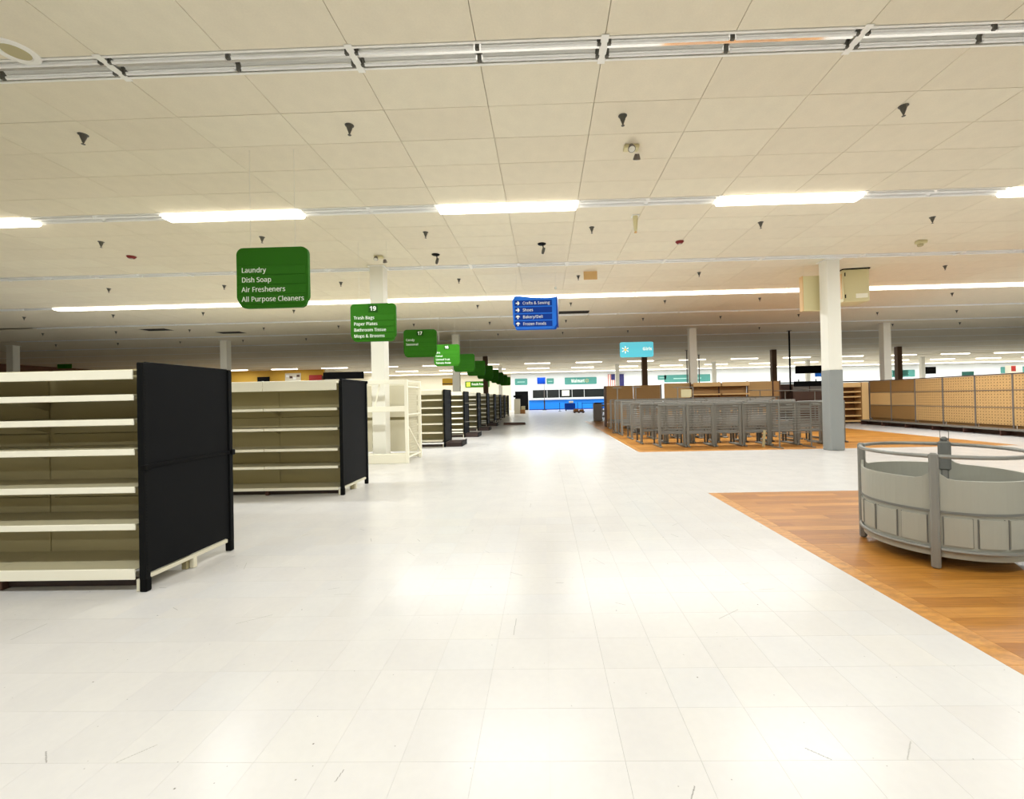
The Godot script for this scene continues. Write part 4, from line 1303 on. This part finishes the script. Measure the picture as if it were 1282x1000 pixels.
func far_clutter() -> void:
	var o := thing("podium", "grey podium at the far left corner of the rack area", "podium", V(3.3, 0, 27.4))
	part("body", box(Vector3(0.5, 1.1, 0.6), 0.03), M.grey_rail, o, Vector3(0, 0.55, 0))
	part("top", box(Vector3(0.6, 0.06, 0.7), 0.02), M.black, o, Vector3(0.1, 1.13, 0))
	o = thing("wire_cart", "pale wire cart beside the grey podium", "cart", V(4.0, 0, 28.3))
	for y in [0.25, 0.6, 0.95]:
		part("basket", box(Vector3(0.6, 0.12, 0.5), 0.02), M.rack, o, Vector3(0, y, 0))
	for sx in [-1, 1]:
		for sz in [-1, 1]:
			part("leg", box(Vector3(0.03, 1.05, 0.03), 0.005), M.rack_dark, o, Vector3(sx * 0.28, 0.53, sz * 0.22))
	o = thing("cardboard_pallet", "low brown cardboard pallet on the floor before the blue wall", "pallet", V(3.35, 0, 43.0))
	part("deck", box(Vector3(1.1, 0.1, 0.9), 0.01), M.brown, o, Vector3(0, 0.12, 0))
	for s in [-0.4, 0.0, 0.4]:
		part("runner", box(Vector3(0.1, 0.08, 0.9), 0.005), M.brown_dark, o, Vector3(s, 0.04, 0))
	part("carton", box(Vector3(0.45, 0.22, 0.5), 0.01), M.cardboard, o, Vector3(-0.25, 0.28, 0))
	part("carton", box(Vector3(0.4, 0.18, 0.5), 0.01), M.cardboard, o, Vector3(0.27, 0.26, 0))
	o = thing("blue_bin", "blue box trolley with pale load before the far blue wall", "trolley", V(2.95, 0, 51.0))
	part("box", box(Vector3(1.2, 0.75, 0.8), 0.04), M.blue_dark, o, Vector3(0, 0.5, 0))
	part("load", box(Vector3(0.5, 0.25, 0.5), 0.06), M.white, o, Vector3(0.15, 1.0, 0))
	for sx in [-1, 1]:
		part("wheel_block", box(Vector3(0.12, 0.12, 0.7), 0.02), M.black, o, Vector3(sx * 0.45, 0.06, 0))
	var posts := [[1.75, 50.0, "left"], [3.7, 49.0, "middle"], [4.1, 47.6, "right"]]
	for p in posts:
		o = thing("stanchion", "thin dark queue post before the far blue wall, %s of three" % p[2], "queue post", V(p[0], 0, p[1]), 0, "queue posts before the far counter")
		var st := st_new()
		lathe(st, [Vector2(0, 0), Vector2(0.17, 0.0), Vector2(0.16, 0.03), Vector2(0.03, 0.05), Vector2(0.03, 0.95), Vector2(0.0, 1.0)], Vector3.ZERO, 12)
		part("post", done(st), M.black, o)
		part("belt_head", box(Vector3(0.09, 0.07, 0.09), 0.02), M.black, o, Vector3(0, 0.93, 0))
	o = thing("queue_belt", "dark belt strung between the far queue posts", "belt", V(5.9, 0.9, 47.6))
	part("webbing", box(Vector3(3.5, 0.05, 0.006)), M.black, o)
	o = thing("pole_sign", "small blue sign on a tall thin pole before the far wall", "sign", V(0.02, 0, 56.0))
	part("base", box(Vector3(0.5, 0.05, 0.4), 0.01), M.black, o, Vector3(0, 0.025, 0))
	part("pole", box(Vector3(0.07, 3.3, 0.07), 0.01), M.grey_rail, o, Vector3(0.0, 1.68, 0))
	part("lower_sleeve", box(Vector3(0.16, 1.2, 0.14), 0.02), M.brown_dark, o, Vector3(0, 0.65, 0))
	part("board", box(Vector3(1.05, 0.85, 0.06), 0.03), M.blue_dark, o, Vector3(-0.35, 3.75, 0))
	o = thing("floor_board", "flat brown board lying on the floor by the far shelving ends", "board", V(-1.75, 0.0, 25.6))
	part("board", box(Vector3(1.25, 0.09, 0.55), 0.008), M.brown, o, Vector3(0, 0.045, 0))
	part("lip", box(Vector3(1.25, 0.05, 0.05), 0.01), M.brown_dark, o, Vector3(0, 0.11, 0.22))
	# shelving ends and stacked goods where the left row runs out
	o = thing("end_display", "pale cluttered end display at the last shelving", "display", V(-2.75, 0, 44.5))
	part("frame", box(Vector3(0.6, 1.5, 0.6), 0.02), M.wall_cream, o, Vector3(0, 0.75, 0))
	part("carton", box(Vector3(0.5, 0.4, 0.5), 0.02), M.cardboard, o, Vector3(0.55, 0.2, 0))
	part("carton", box(Vector3(0.4, 0.35, 0.4), 0.02), M.cream_panel, o, Vector3(0.6, 0.58, 0))
	part("header", box(Vector3(0.9, 0.2, 0.1), 0.02), M.black, o, Vector3(0.1, 1.75, 0.2))
	# black hanging signs on the right
	var hs := [[18.0, 3.05, 30.0, 2.05, 0.52, "black blank sign hanging left of the tall column", M.black], [41.3, 3.62, 48.0, 1.5, 0.75, "small black sign hanging over the pegboard middle", M.black], [38.3, 3.4, 48.0, 1.6, 0.6, "dark teal sign hanging low over the pegboard panels", M.teal_green], [31.0, 3.3, 48.0, 1.5, 0.55, "dark green sign just above the left pegboard end", M.green_back], [28.9, 3.55, 46.5, 1.15, 0.8, "small blue sign right of the tall column", M.blue], [43.5, 3.1, 46.0, 1.2, 0.45, "low dark teal sign over the right pegboard panels", M.teal_green]]
	for h in hs:
		o = thing("small_hanging_sign", h[5], "sign", V(h[0], h[1], h[2]))
		part("board", box(Vector3(h[3], h[4], 0.06), 0.015), h[6], o)
		for s in [-1, 1]: hang_rod(o, s * h[3] * 0.4, h[4] / 2, CEIL - h[1], 0.0)
	o = thing("food_banner", "cream banner with brown emblem over the right pegboard panels", "banner", V(52.3, 3.5, 50.0))
	part("sheet", box(Vector3(1.9, 1.1, 0.04), 0.02), M.cream_edge, o)
	part("emblem", box(Vector3(0.5, 0.6, 0.03), 0.1), M.red, o, Vector3(-0.05, 0.2, 0.03))
	for s in [-1, 1]: hang_rod(o, s * 0.8, 0.5, CEIL - 3.5, 0.0)
	# thin hanging poles over the racks
	var poles := [[13.3, 24.0, "black", "black thin pole left of the black hanging sign"], [10.7, 33.0, "grey", "thin grey pole over the tan pegboard"], [13.0, 37.0, "grey", "thin grey pole between the tan bays and the dark column"], [8.9, 38.0, "grey", "thin grey pole right of the pale column"]]
	for p in poles:
		o = thing("ceiling_pole", p[3], "pole", V(p[0], 0, p[1]))
		part("pole", box(Vector3(0.07, CEIL - 0.02, 0.07), 0.01), M.black if p[2] == "black" else M.grey_rail, o, Vector3(0, CEIL / 2, 0))
		part("ceiling_plate", box(Vector3(0.2, 0.02, 0.2), 0.004), M.grey_rail, o, Vector3(0, CEIL - 0.012, 0))

# ---------------------------------------------------------------- ceiling fittings
func ceiling_fittings() -> void:
	var names := ["in the nearest sprinkler row", "in the second sprinkler row", "in the third sprinkler row", "in the fourth sprinkler row", "in the fifth sprinkler row", "in the sixth sprinkler row"]
	var cone := st_new()
	lathe(cone, [Vector2(0, -0.112), Vector2(0.012, -0.112), Vector2(0.02, -0.085), Vector2(0.034, -0.05), Vector2(0.045, -0.012), Vector2(0.045, 0.0)], Vector3.ZERO, 12)
	var cone_mesh := done(cone)
	var rose := st_new()
	lathe(rose, [Vector2(0.0, -0.012), Vector2(0.055, -0.01), Vector2(0.062, 0.0)], Vector3.ZERO, 14)
	var rose_mesh := done(rose)
	var defl := st_new()
	lathe(defl, [Vector2(0, -0.138), Vector2(0.024, -0.136), Vector2(0.024, -0.132), Vector2(0.006, -0.13), Vector2(0.006, -0.11)], Vector3.ZERO, 12)
	var defl_mesh := done(defl)
	for n in 6:
		var Z := 5.3 + 3.45 * n
		var seen := 0
		for m in range(-9, 10):
			var x := 1.02 + 3.33 * m - (0.0 if n % 2 == 0 else 0.0)
			if not in_view(V(x, CEIL, Z)): continue
			var o := thing("sprinkler_head", "small dark ceiling sprinkler, %s from the left %s" % [ordinal(seen), names[n]], "sprinkler", V(x, CEIL, Z), 0, "sprinkler heads on the ceiling")
			seen += 1
			o.scale = Vector3.ONE * 0.88
			part("rosette", rose_mesh, M.sprinkler, o)
			part("cone", cone_mesh, M.sprinkler, o)
			part("deflector", defl_mesh, M.sprinkler, o)
	# twin-headed emergency lamps
	for a in [[1.27, 5.95, "cream twin-head emergency lamp beside the near sprinkler, over the aisle"], [-3.75, 10.1, "pale twin-head emergency lamp above the white column's collar"]]:
		var o := thing("emergency_lamp", a[2], "lamp", V(a[0], CEIL, a[1]))
		part("box", box(Vector3(0.2, 0.05, 0.12), 0.01), M.beige_box, o, Vector3(-0.02, -0.025, 0))
		for s in [-1, 1]:
			var st := st_new()
			lathe(st, [Vector2(0, 0.0), Vector2(0.03, 0.0), Vector2(0.05, -0.06), Vector2(0.05, -0.075), Vector2(0, -0.07)], Vector3.ZERO, 14)
			var h := part("lamp_head", done(st), M.grey_rail, o, Vector3(s * 0.06 + 0.02, -0.05, -s * 0.1), Basis(Vector3.RIGHT, 0.5 * s))
			var ln := st_new()
			lathe(ln, [Vector2(0, -0.082), Vector2(0.042, -0.078), Vector2(0.042, -0.07)], Vector3.ZERO, 14)
			part("lens", done(ln), M.lens_glass, h)
	# red alarms
	for a in [[-9.2, 9.65, "dark red fire alarm on the ceiling left of the Laundry sign"], [3.05, 9.7, "dark red fire alarm on the ceiling right of the aisle"]]:
		var o := thing("fire_alarm", a[2], "alarm", V(a[0], CEIL, a[1]))
		var st := st_new()
		lathe(st, [Vector2(0, -0.05), Vector2(0.06, -0.045), Vector2(0.09, -0.01), Vector2(0.09, 0.0)], Vector3.ZERO, 18)
		part("dome", done(st), M.alarm, o)
		part("flash_lens", box(Vector3(0.05, 0.02, 0.03), 0.005), M.lens_glass, o, Vector3(0, -0.055, 0))
	# hanging cameras
	for a in [[-2.44, 10.1, "black ceiling camera hanging left of the blue directory sign"], [0.02, 9.6, "black ceiling camera hanging in front of the blue directory sign"]]:
		var o := thing("ceiling_camera", a[2], "camera", V(a[0], CEIL, a[1]))
		var st := st_new()
		lathe(st, [Vector2(0, -0.022), Vector2(0.08, -0.018), Vector2(0.095, 0.0)], Vector3.ZERO, 18)
		part("ceiling_plate", done(st), M.black, o)
		st = st_new()
		tube(st, [Vector3(0.02, -0.01, 0), Vector3(0.03, -0.09, 0)], 0.012, 8)
		part("stem", done(st), M.black, o)
		st = st_new()
		lathe(st, [Vector2(0, -0.1), Vector2(0.026, -0.09), Vector2(0.034, -0.03), Vector2(0.03, 0.04), Vector2(0, 0.05)], Vector3.ZERO, 12)
		part("camera_body", done(st), M.sprinkler, o, Vector3(0.035, -0.13, 0), Basis(Vector3.BACK, -0.25))
	# others
	var o := thing("ceiling_sensor", "tan tapered sensor hanging beside the second light row", "sensor", V(1.78, CEIL, 8.25))
	var st := st_new()
	lathe(st, [Vector2(0, -0.3), Vector2(0.03, -0.28), Vector2(0.045, -0.1), Vector2(0.05, 0.0)], Vector3.ZERO, 12)
	part("cone", done(st), M.beige_box, o)
	part("mount_plate", box(Vector3(0.14, 0.012, 0.14), 0.004), M.housing, o, Vector3(0, -0.006, 0))
	part("cap", box(Vector3(0.05, 0.03, 0.05), 0.01), M.tan, o, Vector3(0, -0.31, 0))
	o = thing("ceiling_detector", "beige box detector on the ceiling toward the right", "detector", V(8.6, CEIL, 10.1))
	part("box", box(Vector3(0.2, 0.07, 0.14), 0.015), M.beige_box, o, Vector3(0, -0.035, 0))
	part("sensor_head", box(Vector3(0.1, 0.07, 0.1), 0.02), M.cream_panel, o, Vector3(-0.02, -0.1, 0))
	o = thing("ceiling_panel_sign", "tan square panel hung under the ceiling above the aisle", "panel", V(1.3, CEIL - 0.14, 11.7))
	part("board", box(Vector3(0.36, 0.22, 0.03), 0.006), M.tan, o)
	for s in [-1, 1]: hang_rod(o, s * 0.14, 0.1, 0.14, 0.0)
	# round speaker grille, top left
	o = thing("ceiling_speaker", "round white ceiling speaker ring at the top left corner", "speaker", V(-4.93, CEIL, 4.03))
	st = st_new()
	lathe(st, [Vector2(0.105, -0.004), Vector2(0.115, -0.014), Vector2(0.16, -0.012), Vector2(0.17, 0.0)], Vector3.ZERO, 32)
	part("ring", done(st), M.housing, o)
	st = st_new()
	lathe(st, [Vector2(0, -0.004), Vector2(0.108, -0.004)], Vector3.ZERO, 28)
	part("grille", done(st), M.cream_panel, o)
	# suspended heater boxes by the column
	o = thing("suspended_heater", "large cream box unit hung right of the tall column", "heater", V(8.65, 4.4, 12.5), -0.12)
	part("case", box(Vector3(0.66, 0.9, 0.62), 0.02), M.beige_box, o)
	part("front_plate", box(Vector3(0.6, 0.82, 0.012), 0.004), M.beige_box, o, Vector3(0.0, 0, 0.318))
	part("label_plate", box(Vector3(0.3, 0.12, 0.006), 0.003), M.cream_edge, o, Vector3(0.12, -0.3, 0.327))
	part("side_grille", box(Vector3(0.012, 0.7, 0.5), 0.004), M.tan, o, Vector3(-0.334, 0, 0))
	part("ceiling_bracket", box(Vector3(0.7, 0.03, 0.66), 0.006), M.black, o, Vector3(0, 0.445, 0))
	for y in [-0.3, 0.3]:
		part("latch", box(Vector3(0.025, 0.1, 0.02), 0.005), M.black, o, Vector3(-0.29, y, 0.325))
	o = thing("cream_ceiling_panel", "flat cream panel hung behind the left of the tall column", "panel", V(7.2, 4.1, 11.8))
	part("board", box(Vector3(0.62, 0.92, 0.14), 0.012), M.beige_box, o)
	part("edge_strip", box(Vector3(0.02, 0.92, 0.15), 0.004), M.tan, o, Vector3(-0.31, 0, 0))
	for s in [-1, 1]: hang_rod(o, s * 0.24, 0.45, CEIL - 4.1, 0.0)
